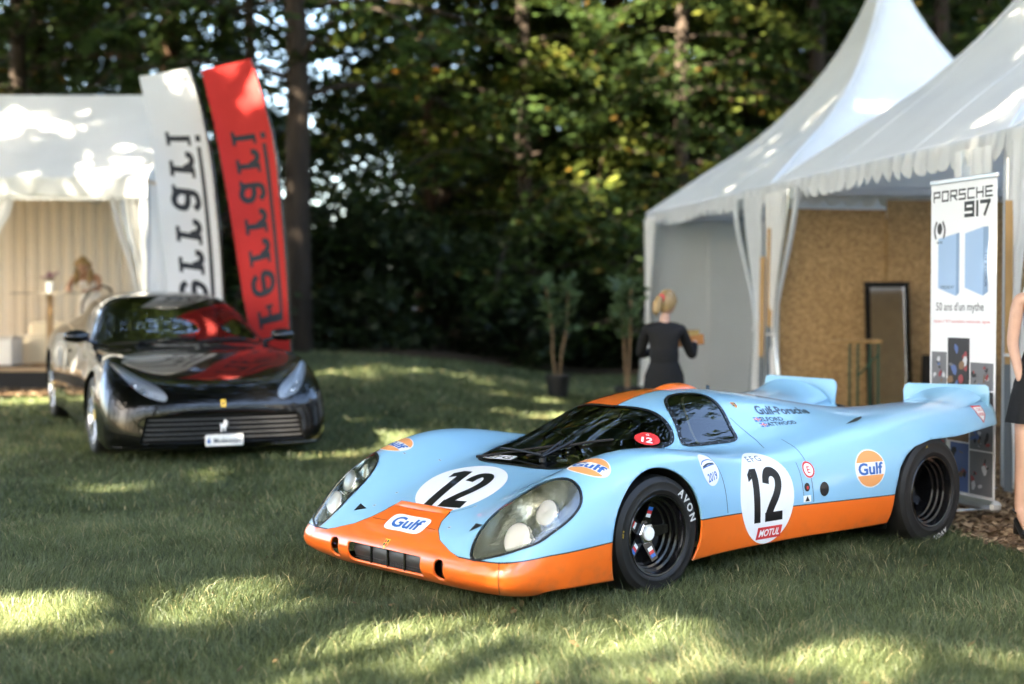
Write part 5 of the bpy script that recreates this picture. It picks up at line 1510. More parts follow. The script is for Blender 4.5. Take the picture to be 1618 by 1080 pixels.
def pagoda(k, label):
    O = tent_frame(k)
    t = thing("pagoda_tent", label, "tent", O, math.atan2(TE1.y, TE1.x), "white peaked tents along the right")
    # local axes: x along the front away from the viewer, y = -TE2 (tent lies at negative y)
    S = TS
    N = 44
    mb = MB()
    def rf(u, v):
        x, y = S * u, -S * v
        r = max(abs(2 * u - 1), abs(2 * v - 1)); rr_ = math.hypot(2 * u - 1, 2 * v - 1)
        q = 1 - (r * .85 + .15 * min(1, rr_)) if r < 1 else 0
        e = min(u, 1 - u, v, 1 - v)
        sag = -.05 * math.sin(PI * (u if min(v, 1 - v) < min(u, 1 - u) else v)) * max(0, 1 - e * 5)
        return (x, y, EAVE + roof_h(max(0, 1 - r)) + sag * .4)
    mb.grid(rf, N, N); mb.f = [f[::-1] for f in mb.f]
    mb.build("roof", "tent_pvc", t, angle=None)
    for h_ in range(4):
        mb = MB(); P = []
        for q in np.linspace(0, .49, 24):
            a = (q, q); a = (a[0] if h_ % 2 == 0 else 1 - a[0], a[1] if h_ < 2 else 1 - a[1]); P.append(Vector(rf(*a)) + Vector((0, 0, .002)))
        mb.tube(P, .012, 6); mb.build("roof_seam", "tent_curtain", t)
    for q0 in (.33, .67):
        for side_ in range(2):
            P = []
            for q in np.linspace(.004, min(q0, 1 - q0), 14): P.append(Vector(rf(*((q0, q) if side_ == 0 else (q, q0)))) + Vector((0, 0, .002)))
            mb = MB(); mb.tube(P, .006, 5); mb.build("roof_seam", "tent_curtain", t)
    mb = MB(); mb.lathe([(.13, 0), (.05, .10), (.025, .22), (.001, .24)], 14, (S / 2, -S / 2, EAVE + 3.15)); mb.build("finial", "alu", t)
    # scalloped valance, each side
    for s_i in range(4):
        mb = MB(); n = 24; sub = 8
        P = []
        for i in range(n * sub + 1):
            u = i / (n * sub); f = (i % sub) / sub
            d = .13 + .10 * abs(math.sin(PI * f)) ** .6 if True else 0
            w = .018 * math.sin(i * .71 + s_i) + .012 * math.sin(i * .23)
            c = {0: (S * u, .03 + w), 1: (-.03 - w, -S * u), 2: (S * u, -S - .03 - w), 3: (S + .03 + w, -S * u)}[s_i]
            c0 = {0: (S * u, .012), 1: (-.012, -S * u), 2: (S * u, -S - .012), 3: (S + .012, -S * u)}[s_i]
            P.append(((c0[0], c0[1], EAVE + .005), (c[0], c[1], EAVE - d)))
        vs = [p for q in P for p in q]; fs = [(2 * i, 2 * i + 1, 2 * i + 3, 2 * i + 2) for i in range(len(P) - 1)]
        mb.add(vs, fs); mb.build("valance", "tent_curtain", t, angle=None)
    for (x, y) in ((.04, -.04), (S - .04, -.04), (.04, -S + .04), (S - .04, -S + .04)):
        mb = MB(); mb.box((x, y, EAVE / 2), (.07, .07, EAVE), None, .008); mb.box((x, y, .01), (.18, .18, .02)); mb.build("leg", "alu", t)
    for a, b in (((0.08, -.04), (S - .08, -.04)), ((.08, -S + .04), (S - .08, -S + .04)), ((.04, -.08), (.04, -S + .08)), ((S - .04, -.08), (S - .04, -S + .08))):
        mb = MB(); mb.bar((a[0], a[1], EAVE - .06), (b[0], b[1], EAVE - .06), .06, .09); mb.build("eave_beam", "alu", t)
    # back wall and side wall
    def wall(name, a, b, z0, z1, amp, seed, m):
        a, b = Vector(a), Vector(b); L = (b - a).length; d = (b - a).normalized(); nrm = Vector((-d.y, d.x, 0)); w = MB()
        w.grid(lambda u, v: a + d * L * u + nrm * amp * (math.sin(u * 19 + seed) * .6 + math.sin(u * 7 + seed * 2) * .6) * (1 - .5 * v) + Vector((0, 0, z0 + (z1 - z0) * v)), 60, 6); w.build(name, m, t, angle=None)
    wall("wall", (.05, -S + .01, 0), (S - .05, -S + .01, 0), .03, EAVE - .02, .015, 1, "tent_wall")
    if k == 1:
        wall("wall", (S - .01, -.08, 0), (S - .01, -S, 0), .03, EAVE - .02, .02, 2, "tent_wall")
        for yy in (.95, 1.75, 2.6):
            mb = MB(); mb.box((S - .035, -yy, EAVE / 2), (.02, .05, EAVE - .1)); mb.build("wall_seam", "tent_wall", t, smooth=False)
    if k == 2 or k == -1:
        wall("wall", (.02, -.08, 0), (.02, -S, 0), .03, EAVE - .02, .02, 2, "tent_wall")
    return t
tA = pagoda(1, "white peaked tent farther away with its white far wall showing behind the woman in black")
tB = pagoda(0, "white peaked tent with brown board wall inside beside the race car tail")
tC = pagoda(-1, "near white peaked tent just past the right edge beside the woman in the black skirt")
def curtain(parent, x0, direction, z_b=.06, ztie=1.15, wt=.42, seed=1, clear=True, shift=.0):
    """curtain hung at the tent front from x0; direction +1 runs away from the viewer"""
    al = (direction, 0, 0); b = (x0, .05, EAVE - .10)
    args = dict(ztop=EAVE - .10, zbot=z_b, ztie=ztie, wt=wt, wm=.22, wb=.48, shift_m=.03 + shift, shift_b=.0)
    drape("curtain", parent, b, al, (0, 1, 0), pleats=4, m="tent_curtain", seed=seed, u0=0.0, u1=.62 if clear else 1.0, **args)
    if clear: drape("clear_panel", parent, b, al, (0, 1, 0), pleats=4, m="clear_pvc", seed=seed, u0=.62, u1=.86, **args); drape("curtain", parent, b, al, (0, 1, 0), pleats=4, m="tent_curtain", seed=seed, u0=.86, u1=1.0, nu=14, **args)
    mb = MB(); mb.tube([(x0 + direction * (.03 + shift + .09 + .095 * math.cos(t)), .05 + .06 * math.sin(t), ztie) for t in np.linspace(0, 2 * PI, 20)], .012, 6, False); mb.build("curtain_tie", "tent_curtain", parent)
curtain(tA, TS - .12, -1, .04, 1.20, .50, 2.0, False)
curtain(tA, .10, 1, .05, 1.15, 1.0, 4.2)
curtain(tB, TS - .10, -1, .05, 1.10, .92, 1.1)
curtain(tB, .12, 1, .10, 1.0, .62, 3.3)
curtain(tC, TS - .10, -1, .10, 1.05, .6, 5.2)
for parent, x in ((tA, .03), (tB, TS - .62)):
    mb = MB(); mb.tube([(x, .07, EAVE - .12), (x + .03, .09, EAVE - .35), (x - .01, .08, EAVE - .62)], .012, 5); mb.build("tie_strap", "tent_curtain", parent)
# side curtain of the far tent that reaches the lawn beside the second potted tree
drape("curtain", tA, (TS + .04, -.02, EAVE - .12), (0, -1, 0), (1, 0, 0), EAVE - .12, .02, 1.1, .55, .22, .55, -.02, -.14, 4, "tent_curtain", 6.6)
# board wall between the two tents
def loc(k, along, deep, z): return tent_frame(k) + TE1 * along + TE2 * deep + Vector((0, 0, z))
bw = thing("board_wall", "brown chipboard wall inside the near white tent behind the mirror", "wall", loc(0, TS - .16, 0, 0), math.atan2(TE2.y, TE2.x))
for i, (a, b, h) in enumerate(((.06, 1.30, 2.45), (1.31, 2.55, 2.56), (2.56, 3.80, 2.56), (3.81, 5.0, 2.56))):
    mb = MB(); mb.box(((a + b) / 2, -.004 * (i % 2), .03 + h / 2), (b - a, .018, h)); mb.build("panel", "osb", bw, smooth=False)
for x in (1.305, 2.555):
    mb = MB(); mb.box((x, -.022, 1.2), (.02, .012, 2.35)); mb.build("joint_strip", "wood_pine", bw, smooth=False)
bw2 = thing("board_wall", "brown chipboard wall on the near side of the tent, facing the black framed mirror", "wall", loc(0, .12, 0, 0), math.atan2(TE2.y, TE2.x))
for i in range(3):
    mb = MB(); mb.box((1.45 + 1.22 * i + .61, 0, 1.27), (1.21, .018, 2.5)); mb.build("panel", "osb", bw2, smooth=False)
# timber stakes with grey painted feet
def stake(x, y, h, w, tilt, label, grey):
    t = thing("wooden_stake", label, "stake", (x, y, .0), .3, "timber stakes by the tent posts")
    mb = MB(); mb.box((0, 0, grey + (h - grey) / 2), (w, .03, h - grey)); a = mb.build("upper_length", "wood_pine", t, smooth=False)
    mb = MB(); mb.box((0, 0, grey / 2), (w + .004, .034, grey)); mb.build("painted_foot", "paint_grey", t, smooth=False)
    t.rotation_euler = (tilt[0], tilt[1], -.25)
stake(2.815, 15.62, 2.26, .062, (0, .008, 0), "right and taller of two timber stakes between the curtains of the middle tent post", 1.18)
stake(2.735, 15.66, 1.95, .056, (0, .012, 0), "left and shorter of two timber stakes between the curtains of the middle tent post", .85)
stake(3.715, 10.62, 2.20, .055, (0, -.005, 0), "timber stake right of the banner, the one nearer the standing woman", .98)
stake(3.625, 10.74, 2.26, .060, (0, .0, 0), "timber stake right against the edge of the tall banner", 1.05)

# standing mirror, high table, dark box inside the near tent
mm = loc(0, TS - .60, 1.17, 0)
mt_ = thing("standing_mirror", "tall mirror in a black frame leaning against the brown board wall", "mirror", mm, math.atan2(TE2.y, TE2.x) - .10)
W_, H_ = .50, 1.68
mt_.rotation_euler = (-.10, 0, math.atan2(TE2.y, TE2.x) - .10)
mb = MB(); mb.box((0, 0, .03), (W_, .03, .06)); mb.box((0, 0, H_ - .03), (W_, .03, .06)); mb.box((-W_ / 2 + .03, 0, H_ / 2), (.06, .03, H_ - .125)); mb.box((W_ / 2 - .03, 0, H_ / 2), (.06, .03, H_ - .125)); mb.build("frame", "black_gloss", mt_, smooth=False)
mb = MB(); mb.box((0, -.002, H_ / 2), (W_ - .1, .008, H_ - .1)); mb.build("mirror_pane", "chrome", mt_, smooth=False)
mb = MB(); mb.bar((-.1, .02, 1.2), (-.12, .32, .0), .03, .02); mb.bar((.1, .02, 1.2), (.12, .32, .0), .03, .02); mb.build("stand_leg", "black_gloss", mt_, smooth=False)
mat("green_metal", (.02, .06, .03), rough=.4, metal=.3)
hp = loc(0, TS - 1.45, .42, 0)
ht = thing("folding_table", "narrow folding table with green metal legs left of the black framed mirror", "table", hp, math.atan2(TE2.y, TE2.x))
mb = MB(); mb.box((-.04, 0, 1.05), (.46, .3, .03), None, .005); mb.build("tabletop", "wood_pine", ht, smooth=False)
for s in (-1, 1):
    mb = MB(); mb.tube([(s * .11 + .06, -.1, 0), (s * .11 + .06, -.1, 1.04)], .013, 8); mb.tube([(s * .11 + .06, .1, 0), (s * .11 + .06, .1, 1.04)], .013, 8); mb.tube([(s * .11 + .06, -.1, .12), (s * .11 + .06, .1, .12)], .011, 6); mb.build("leg", "green_metal", ht)
mb = MB(); mb.tube([(-.05, -.1, .70), (.17, -.1, .92)], .010, 6); mb.build("brace", "green_metal", ht)
bb = thing("draped_table", "low table under a black cloth right of the standing mirror", "table", loc(0, TS - .75, 1.86, 0), math.atan2(TE2.y, TE2.x))
mb = MB(); mb.box((0, 0, .85), (.55, .5, .03), None, .01); mb.build("tabletop", "black_cloth", bb)
def skirt(u, v):
    a = u * 4; k = int(a) % 4; f = a - int(a); c = [(-.28, -.255), (.28, -.255), (.28, .255), (-.28, .255)]; p0, p1 = c[k], c[(k + 1) % 4]
    x = p0[0] + (p1[0] - p0[0]) * f; y = p0[1] + (p1[1] - p0[1]) * f; q = 1 + .05 * v + .02 * v * math.sin(u * 70)
    return (x * q, y * q, .86 * (1 - v) + .01)
mb = MB(); mb.grid(skirt, 80, 8); mb.build("cloth", "black_cloth", bb)

# ---- roll-up banner
BP = Vector((3.045, 9.62, .06)); BD = Vector((.294, -.956, 0)).normalized()      # along its width, left to right as read
BN = Vector((0, 0, 1)).cross(BD) * -1
banner = thing("roll_up_banner", "tall white roll-up banner with two blue books and racing photographs beside the car tail", "banner", BP, math.atan2(BD.y, BD.x))
BW, BH, BZ = .74, 2.12, .08
mat("banner_white", (.80, .79, .79), rough=.5)
mat("book_blue", (.34, .47, .66), rough=.5); mat("book_edge", (.22, .32, .48), rough=.5)
mat("photo_dark", (.035, .032, .033), rough=.5); mat("photo_grey", (.17, .17, .18), rough=.5); mat("photo_light", (.55, .55, .57), rough=.5); mat("photo_red", (.30, .06, .06), rough=.5); mat("photo_blue", (.10, .15, .34), rough=.5); mat("photo_brown", (.22, .13, .07), rough=.5)
sheet_ = mesh_obj("printed_sheet", *(lambda mb: (mb.v, mb.f))(MB().box((0, 0, BZ + BH / 2), (BW, .004, BH))), "banner_white", banner, False)
mb = MB(); mb.box((0, 0, BZ + BH + .012), (BW + .02, .025, .034), None, .006); mb.build("top_rail", "alu", banner)
mb = MB(); mb.box((0, 0, .045), (BW + .06, .09, .07), None, .02); mb.build("base", "alu", banner)
for s in (-1, 1):
    mb = MB(); mb.box((s * .28, -.08, .012), (.06, .36, .018), None, .006); mb.build("foot", "chrome", banner)
mb = MB(); mb.tube([(0, .03, .06), (0, .02, BZ + BH)], .010, 8); mb.build("pole", "alu", banner)
def bn(nm, shp, u, z, m, layer=1): return flat(nm, shp[0], shp[1], (u - BW / 2, -.0022 - .0008 * layer, BZ + z), (1, 0, 0), (0, 0, 1), m, sheet_)
# squared wide letters drawn with the pen
SQ = {'P': [[(0, 0), (0, 1), (1, 1), (1, .45), (0, .45)]], 'O': [[(0, 0), (0, 1), (1, 1), (1, 0), (0, 0)]], 'R': [[(0, 0), (0, 1), (1, 1), (1, .45), (0, .45)], [(.45, .45), (1, 0)]],
      'S': [[(1, 1), (0, 1), (0, .52), (1, .52), (1, 0), (0, 0)]], 'C': [[(1, 1), (0, 1), (0, 0), (1, 0)]], 'H': [[(0, 0), (0, 1)], [(1, 0), (1, 1)], [(0, .5), (1, .5)]],
      'E': [[(1, 1), (0, 1), (0, 0), (1, 0)], [(0, .5), (.9, .5)]], '9': [[(1, .5), (0, .5), (0, 1), (1, 1), (1, 0), (0, 0)]], '1': [[(.5, 0), (.5, 1)]], '7': [[(0, 1), (1, 1), (.45, 0)]]}
def pen_word(word, w, h, gap, pen):
    parts = []; x = 0
    for ch in word:
        for st in SQ[ch]:
            pts = [(x + a * w * (.3 if ch == '1' else 1), b * h) for a, b in st]
            for a, b in zip(pts[:-1], pts[1:]):
                d = np.array(b) - np.array(a); L = np.linalg.norm(d); d = d / L * pen * .5
                parts.append(stroke([tuple(np.array(a) - d), tuple(np.array(b) + d)], pen, 1, False))
        x += (w * (.3 if ch == '1' else 1)) + gap
    return join2(*parts)
bn("lettering", move2(pen_word("PORSCHE", .068, .062, .030, .013), .035, 0), 0, 2.00, "decal_black", 1)
bn("lettering", move2(pen_word("917", .088, .082, .030, .025), .40, 0), 0, 1.885, "decal_black", 1)
lw = join2(*[stroke([(-.045 * s, -.06), (-.06 * s, 0), (-.035 * s, .06)], .018, 5) for s in (-1, 1)], move2(ellipse(.030, .040, 18), 0, .01), stroke([(-.03, -.085), (.03, -.085)], .014, 1, False))
bn("laurel_mark", lw, .105, 1.80, "photo_dark", 1)
b1 = bn("book_picture", ([(.09, 1.40), (.30, 1.345), (.30, 1.77), (.09, 1.74)], [(0, 1, 2, 3)]), 0, 0, "book_blue", 1)
bn("book_spine", ([(.30, 1.345), (.335, 1.365), (.335, 1.775), (.30, 1.77)], [(0, 1, 2, 3)]), 0, 0, "book_edge", 1)
bn("book_picture", ([(.40, 1.40), (.60, 1.345), (.60, 1.80), (.40, 1.765)], [(0, 1, 2, 3)]), 0, 0, "book_blue", 1)
bn("book_spine", ([(.60, 1.345), (.655, 1.37), (.655, 1.80), (.60, 1.80)], [(0, 1, 2, 3)]), 0, 0, "book_edge", 1)
bn("lettering", move2(text("PORSCHE 917", .15, .022, .01, 0, 1.1), .20, 1.405), 0, 0, "decal_black", 2)
v_, f_ = text("PORSCHE 917", .22, .026, .01); bn("lettering", ([(.630 + b, 1.52 + a) for a, b in v_], [g for g in f_]), 0, 0, "decal_black", 2)
bn("lettering", move2(text("50 ans d'un mythe", .54, .075, .004), .34, 1.265), 0, 0, "photo_dark", 1)
bn("lettering", move2(text("chassis n\u00b0 917 exemplaire, numerot\u00e9e, sign\u00e9e", .64, .026, .002), .36, 1.17), 0, 0, "decal_red", 1)
# collage of racing photographs (plain generic scenes)
def pic(u0, z0, u1, z1, seed, base):
    bn("photograph", rects((u0, z0, u1, z1)), 0, 0, base, 1)
    r = np.random.default_rng(seed); w, h = u1 - u0, z1 - z0
    for k in range(13):
        cx, cz = u0 + w * (.15 + .7 * r.random()), z0 + h * (.15 + .7 * r.random()); a, b = w * (.04 + .11 * r.random()), h * (.03 + .08 * r.random())
        c = ("photo_light", "photo_grey", "photo_red", "photo_blue", "photo_brown", "photo_dark")[int(r.integers(0, 6))]
        n_ = 9; rot = r.random() * 3; pts = []
        for q in range(n_):
            t = 2 * PI * q / n_; rr_ = .7 + .5 * r.random(); x, y = a * rr_ * math.cos(t), b * rr_ * math.sin(t)
            pts.append((min(u1 - .003, max(u0 + .003, cx + x * math.cos(rot) - y * math.sin(rot))), min(z1 - .003, max(z0 + .003, cz + x * math.sin(rot) + y * math.cos(rot)))))
        bn("photograph_detail", (pts, [tuple(range(n_))]), 0, 0, c, 2 + k)
for args in ((.02, .72, .20, .96, 3, "photo_grey"), (.21, .62, .46, 1.06, 4, "photo_dark"), (.47, .72, .72, .90, 5, "photo_grey"), (.02, .50, .20, .71, 9, "photo_brown"), (.47, .55, .72, .71, 6, "photo_dark"), (.21, .36, .46, .61, 8, "photo_brown"),
             (.02, .27, .20, .49, 12, "photo_grey"), (.47, .32, .72, .54, 13, "photo_grey"), (.02, .02, .24, .26, 7, "photo_dark"), (.25, .02, .46, .35, 14, "photo_blue"), (.47, .02, .72, .31, 11, "photo_grey")):
    pic(args[0], args[1], args[2], args[3], args[4], args[5])

# ================================================================== frame tent on the left
FT = Vector((-3.95, 18.45, 0)); fz = ground_z(-6, 18.5)
ft = thing("frame_tent", "white frame tent with a wooden deck and beige lined back wall behind the black coupe", "tent", (0, 0, 0))
FX0, FX1, FY0, FY1 = -10.2, -4.72, 18.45, 21.6
EZ = 3.05; RZ = 4.42; DZ = fz + .26
mb = MB()
ym = FY0 + 2.0
mb.grid(lambda u, v: (FX0 + (FX1 - FX0) * u, FY0 - .05 + (ym - FY0 + .05) * v, EZ + (RZ - EZ) * v - .10 * math.sin(PI * v) + .02 * math.sin(u * 30) * math.sin(PI * v)), 60, 14)
mb.grid(lambda u, v: (FX0 + (FX1 - FX0) * u, ym + (FY1 - ym + .1) * v, RZ + (EZ - RZ) * v), 20, 6)
mb.add([(FX1, FY0 - .05, EZ), (FX1, FY1, EZ), (FX1, ym, RZ)], [(0, 1, 2)]); mb.add([(FX0, FY0 - .05, EZ), (FX0, FY1, EZ), (FX0, ym, RZ)], [(0, 1, 2)])
mb.build("roof", "tent_pvc", ft, angle=40)
mb = MB(); mb.grid(lambda u, v: (FX0 + (FX1 - FX0) * u, FY0 - .07 + .02 * math.sin(u * 45) * v, EZ + .01 - .24 * v), 70, 3); mb.build("valance", "tent_pvc", ft)
for x in (FX1 - .05, FX0 + .05, -7.62):
    for y in (FY0 + .05, FY1 - .05):
        mb = MB(); mb.box((x, y, (EZ + fz) / 2), (.10, .10, EZ - fz), None, .01); mb.build("leg", "alu", ft)
mb = MB(); mb.bar((FX0, FY0 + .05, EZ - .22), (FX1, FY0 + .05, EZ - .22), .08, .10); mb.bar((FX0, FY1 - .05, EZ - .1), (FX1, FY1 - .05, EZ - .1), .08, .10); mb.build("eave_beam", "alu", ft, smooth=False)
for x in (-7.62, -6.2):
    mb = MB(); mb.bar((x, FY0 + .1, EZ - .18), (x, FY1 - .1, EZ - .06), .06, .08); mb.build("rafter", "alu", ft, smooth=False)
mb = MB(); mb.grid(lambda u, v: (FX0 + .1 + (FX1 - FX0 - .2) * u, FY0 + .1 + (FY1 - FY0 - .2) * v, EZ - .02 + .08 * math.sin(PI * v)), 20, 6); mb.build("ceiling_liner", "liner_beige", ft)
npan = 30
for i in range(npan):
    x0 = FX0 + .1 + (FX1 - FX0 - .2) * i / npan; w = (FX1 - FX0 - .2) / npan - .004
    if i == 0:
        q = MB(); q.grid(lambda u, v: (w * u, -.035 * math.sin(PI * u) ** .8 + .004 * math.sin(v * 6), DZ + (EZ - .03 - DZ) * v), 6, 3)
        first = q.build("panel", "liner_beige", ft, angle=None); first.location = (x0, FY1 - .18, 0)
    else:
        c = first.copy(); COL.objects.link(c); c.parent = ft; c.location = (x0, FY1 - .18, 0)
for x in (FX1 - .06, FX0 + .06):
    mb = MB(); mb.grid(lambda u, v: (x + .02 * math.sin(u * 40), FY0 + .1 + (FY1 - FY0 - .2) * u, DZ + (EZ - .03 - DZ) * v), 40, 3); mb.build("side_wall", "tent_wall", ft)
# deck
npl = 15
for i in range(npl):
    y = FY0 - .12 + (FY1 - FY0) * (i + .5) / npl
    mb = MB(); mb.box(((FX0 + FX1) / 2, y, DZ - .015), (FX1 - FX0 + .2, (FY1 - FY0) / npl - .008, .03)); mb.build("deck_board", "wood_deck", ft, smooth=False)
mb = MB(); mb.box(((FX0 + FX1) / 2, FY0 - .14, (DZ + fz) / 2 - .03), (FX1 - FX0 + .2, .02, DZ - fz - .02)); mb.build("deck_skirt", "black_cloth", ft, smooth=False)
drape("curtain", ft, (-5.20, FY0 + .02, EZ - .24), (1, 0, 0), (0, 1, 0), EZ - .24, DZ, DZ + .9, .50, .20, .32, .30, .22, 5, "tent_curtain", 2.2, .05, 0, .22, 24)
drape("clear_panel", ft, (-5.20, FY0 + .02, EZ - .24), (1, 0, 0), (0, 1, 0), EZ - .24, DZ, DZ + .9, .50, .20, .32, .30, .22, 5, "clear_pvc", 2.2, .05, .22, .8, 40)
drape("curtain", ft, (-5.20, FY0 + .02, EZ - .24), (1, 0, 0), (0, 1, 0), EZ - .24, DZ, DZ + .9, .50, .20, .32, .30, .22, 5, "tent_curtain", 2.2, .05, .8, 1, 24)
drape("curtain", ft, (-6.46, FY0 + .02, EZ - .24), (-1, 0, 0), (0, 1, 0), EZ - .24, DZ, DZ + .9, 1.20, .28, .40, .70, .70, 5, "tent_curtain", 3.4, .05, 0, .25, 24)
drape("clear_panel", ft, (-6.46, FY0 + .02, EZ - .24), (-1, 0, 0), (0, 1, 0), EZ - .24, DZ, DZ + .9, 1.20, .28, .40, .70, .70, 5, "clear_pvc", 3.4, .05, .25, 1, 40)

# furniture on the deck
mat("white_lacquer", (.78, .76, .72), rough=.35)
mat("cream_fabric", (.74, .66, .50), rough=.8)
mat("brass_wood", (.32, .19, .08), rough=.4)
sf = thing("lounge_sofa", "low cream lounge sofa on the wooden deck at the left edge", "sofa", (-6.25, 20.1, DZ))
mb = MB(); mb.box((0, 0, .20), (1.3, .7, .40), None, .03); mb.build("seat", "cream_fabric", sf)
mb = MB(); mb.box((0, .27, .48), (1.3, .16, .22), None, .04); mb.build("backrest", "cream_fabric", sf)
cb = thing("white_cube_table", "white cube side table on the deck left of the cream sofa", "side table", (-6.98, 19.4, DZ))
mb = MB(); mb.box((0, 0, .19), (.46, .46, .36), None, .01); mb.build("body", "white_lacquer", cb); mb = MB(); mb.box((0, 0, .385), (.5, .5, .02), None, .005); mb.build("top", "white_lacquer", cb)
tb = thing("bar_table", "high bar table with a glass top and brown post in front of the beige wall", "table", (-6.30, 19.55, DZ))
mb = MB(); mb.box((0, 0, .985), (1.05, .45, .012), None, .003); mb.build("glass_top", "clear_glass", tb)
for x in (-.05,):
    mb = MB(); mb.box((x, 0, .49), (.075, .075, .96), None, .005); mb.build("post", "brass_wood", tb); mb = MB(); mb.box((x, 0, .012), (.4, .4, .02), None, .004); mb.build("base", "brass_wood", tb)
vz = thing("flower_vase", "white square vase with purple flowers on the glass bar table", "vase", (-6.33, 19.5, DZ + .992))
mb = MB(); mb.lathe([(.001, 0), (.055, 0), (.062, .10), (.066, .15), (.058, .15), (.055, .04)], 16); mb.build("vase", "white_lacquer", vz)
mat("petal", (.35, .10, .22), rough=.6); mat("stem_green", (.05, .12, .03), rough=.6)
r = np.random.default_rng(9); mb = MB(); q = MB()
for k in range(12):
    a, e = r.random() * 6.28, .04 + .07 * r.random(); tip = Vector((math.cos(a) * e, math.sin(a) * e, .20 + .07 * r.random()))
    q.tube([(0, 0, .1), tip], .004, 4); mb.lathe([(.001, -.012), (.022, 0), (.018, .014), (.001, .018)], 7, tip)
q.build("stems", "stem_green", vz); mb.build("flowers", "petal", vz)
ch = thing("bar_chair", "white seat chair with a curved black back behind the black coupe", "chair", (-5.62, 19.3, DZ))
mb = MB(); mb.lathe([(.001, .62), (.2, .62), (.22, .65), (.2, .69), (.001, .70)], 20); mb.build("seat", "white_lacquer", ch)
mb = MB(); mb.tube([(-.2, -.05, .64), (-.21, .0, .85), (-.12, .12, 1.04), (.02, .16, 1.10), (.14, .12, 1.04), (.21, 0, .85), (.2, -.05, .64)], .018, 8); mb.build("backrest", "black_gloss", ch)
for (x, y) in ((.15, .15), (-.15, .15), (.15, -.15), (-.15, -.15)):
    mb = MB(); mb.tube([(x, y, .62), (x * 1.4, y * 1.4, 0)], .014, 8); mb.build("leg", "black_gloss", ch)
gp_p = thing("potted_grass", "small spiky plant in a pot on the deck behind the coupe roof", "plant", (-5.15, 20.2, DZ))
mb = MB(); mb.lathe([(.001, 0), (.14, 0), (.17, .45), (.15, .45), (.14, .40), (.001, .40)], 18); mb.build("pot", "white_lacquer", gp_p)
mb = MB(); r = np.random.default_rng(4)
for k in range(40):
    a = r.random() * 6.28; e = .12 + .2 * r.random(); h = .75 + .25 * r.random()
    mb.add([(math.cos(a + 1.57) * .012, math.sin(a + 1.57) * .012, .4), (-math.cos(a + 1.57) * .012, -math.sin(a + 1.57) * .012, .4), (math.cos(a) * e, math.sin(a) * e, h)], [(0, 1, 2)])
mb.build("foliage", "stem_green", gp_p, smooth=False)
mb = MB(); mb.tube([(-9, 18.75, DZ + .012), (-7.4, 18.7, DZ + .012), (-6.4, 18.85, DZ + .012), (-5.4, 18.65, DZ + .012), (-4.6, 18.9, DZ + .012)], .012, 6)
tag(mb.build("cable", "black_matt", None), "black cable lying along the front of the wooden deck", "cable")

# ================================================================== feather flags
cloth_mat("flag_red", (.66, .035, .03), .30, .7, (5, .3)); cloth_mat("flag_white", (.84, .86, .90), .30, .7, (5, .3))
mat("flag_ink", (.018, .022, .032), rough=.7); mat("flag_ink_light", (.25, .26, .30), rough=.7)
def slab(x0, x1, y0, y1): return rects((x0, y0, x1, y1))
def glyph(ch):
    t = .17
    if ch == 'F': return join2(slab(.12, .34, 0, 1.0), slab(0, .52, 0, .13), slab(.30, .62, .44, .56), slab(.55, .64, .36, .64)), .78
    if ch == 'e': return join2(stroke([(.10, .40), (.62, .40), (.64, .55), (.54, .70), (.36, .74), (.18, .68), (.10, .50), (.10, .26), (.18, .08), (.36, .02), (.54, .06), (.64, .18)], t, 4)), .80
    if ch == 'r': return join2(slab(.12, .28, 0, .74), slab(0, .42, 0, .11), slab(0, .2, .64, .74), stroke([(.24, .42), (.34, .62), (.48, .68), (.60, .62), (.60, .50)], t, 4)), .72
    if ch == 'a': return join2(stroke([(.12, .60), (.24, .72), (.42, .72), (.54, .60), (.54, .06)], t, 4), stroke([(.54, .42), (.30, .42), (.12, .32), (.12, .12), (.26, .03), (.44, .08), (.54, .2)], t, 4), slab(.5, .70, 0, .1)), .80
    if ch == 'i': return join2(slab(.12, .28, 0, .74), slab(0, .40, 0, .11), slab(0, .2, .64, .74), slab(.11, .29, .90, 1.06)), .46
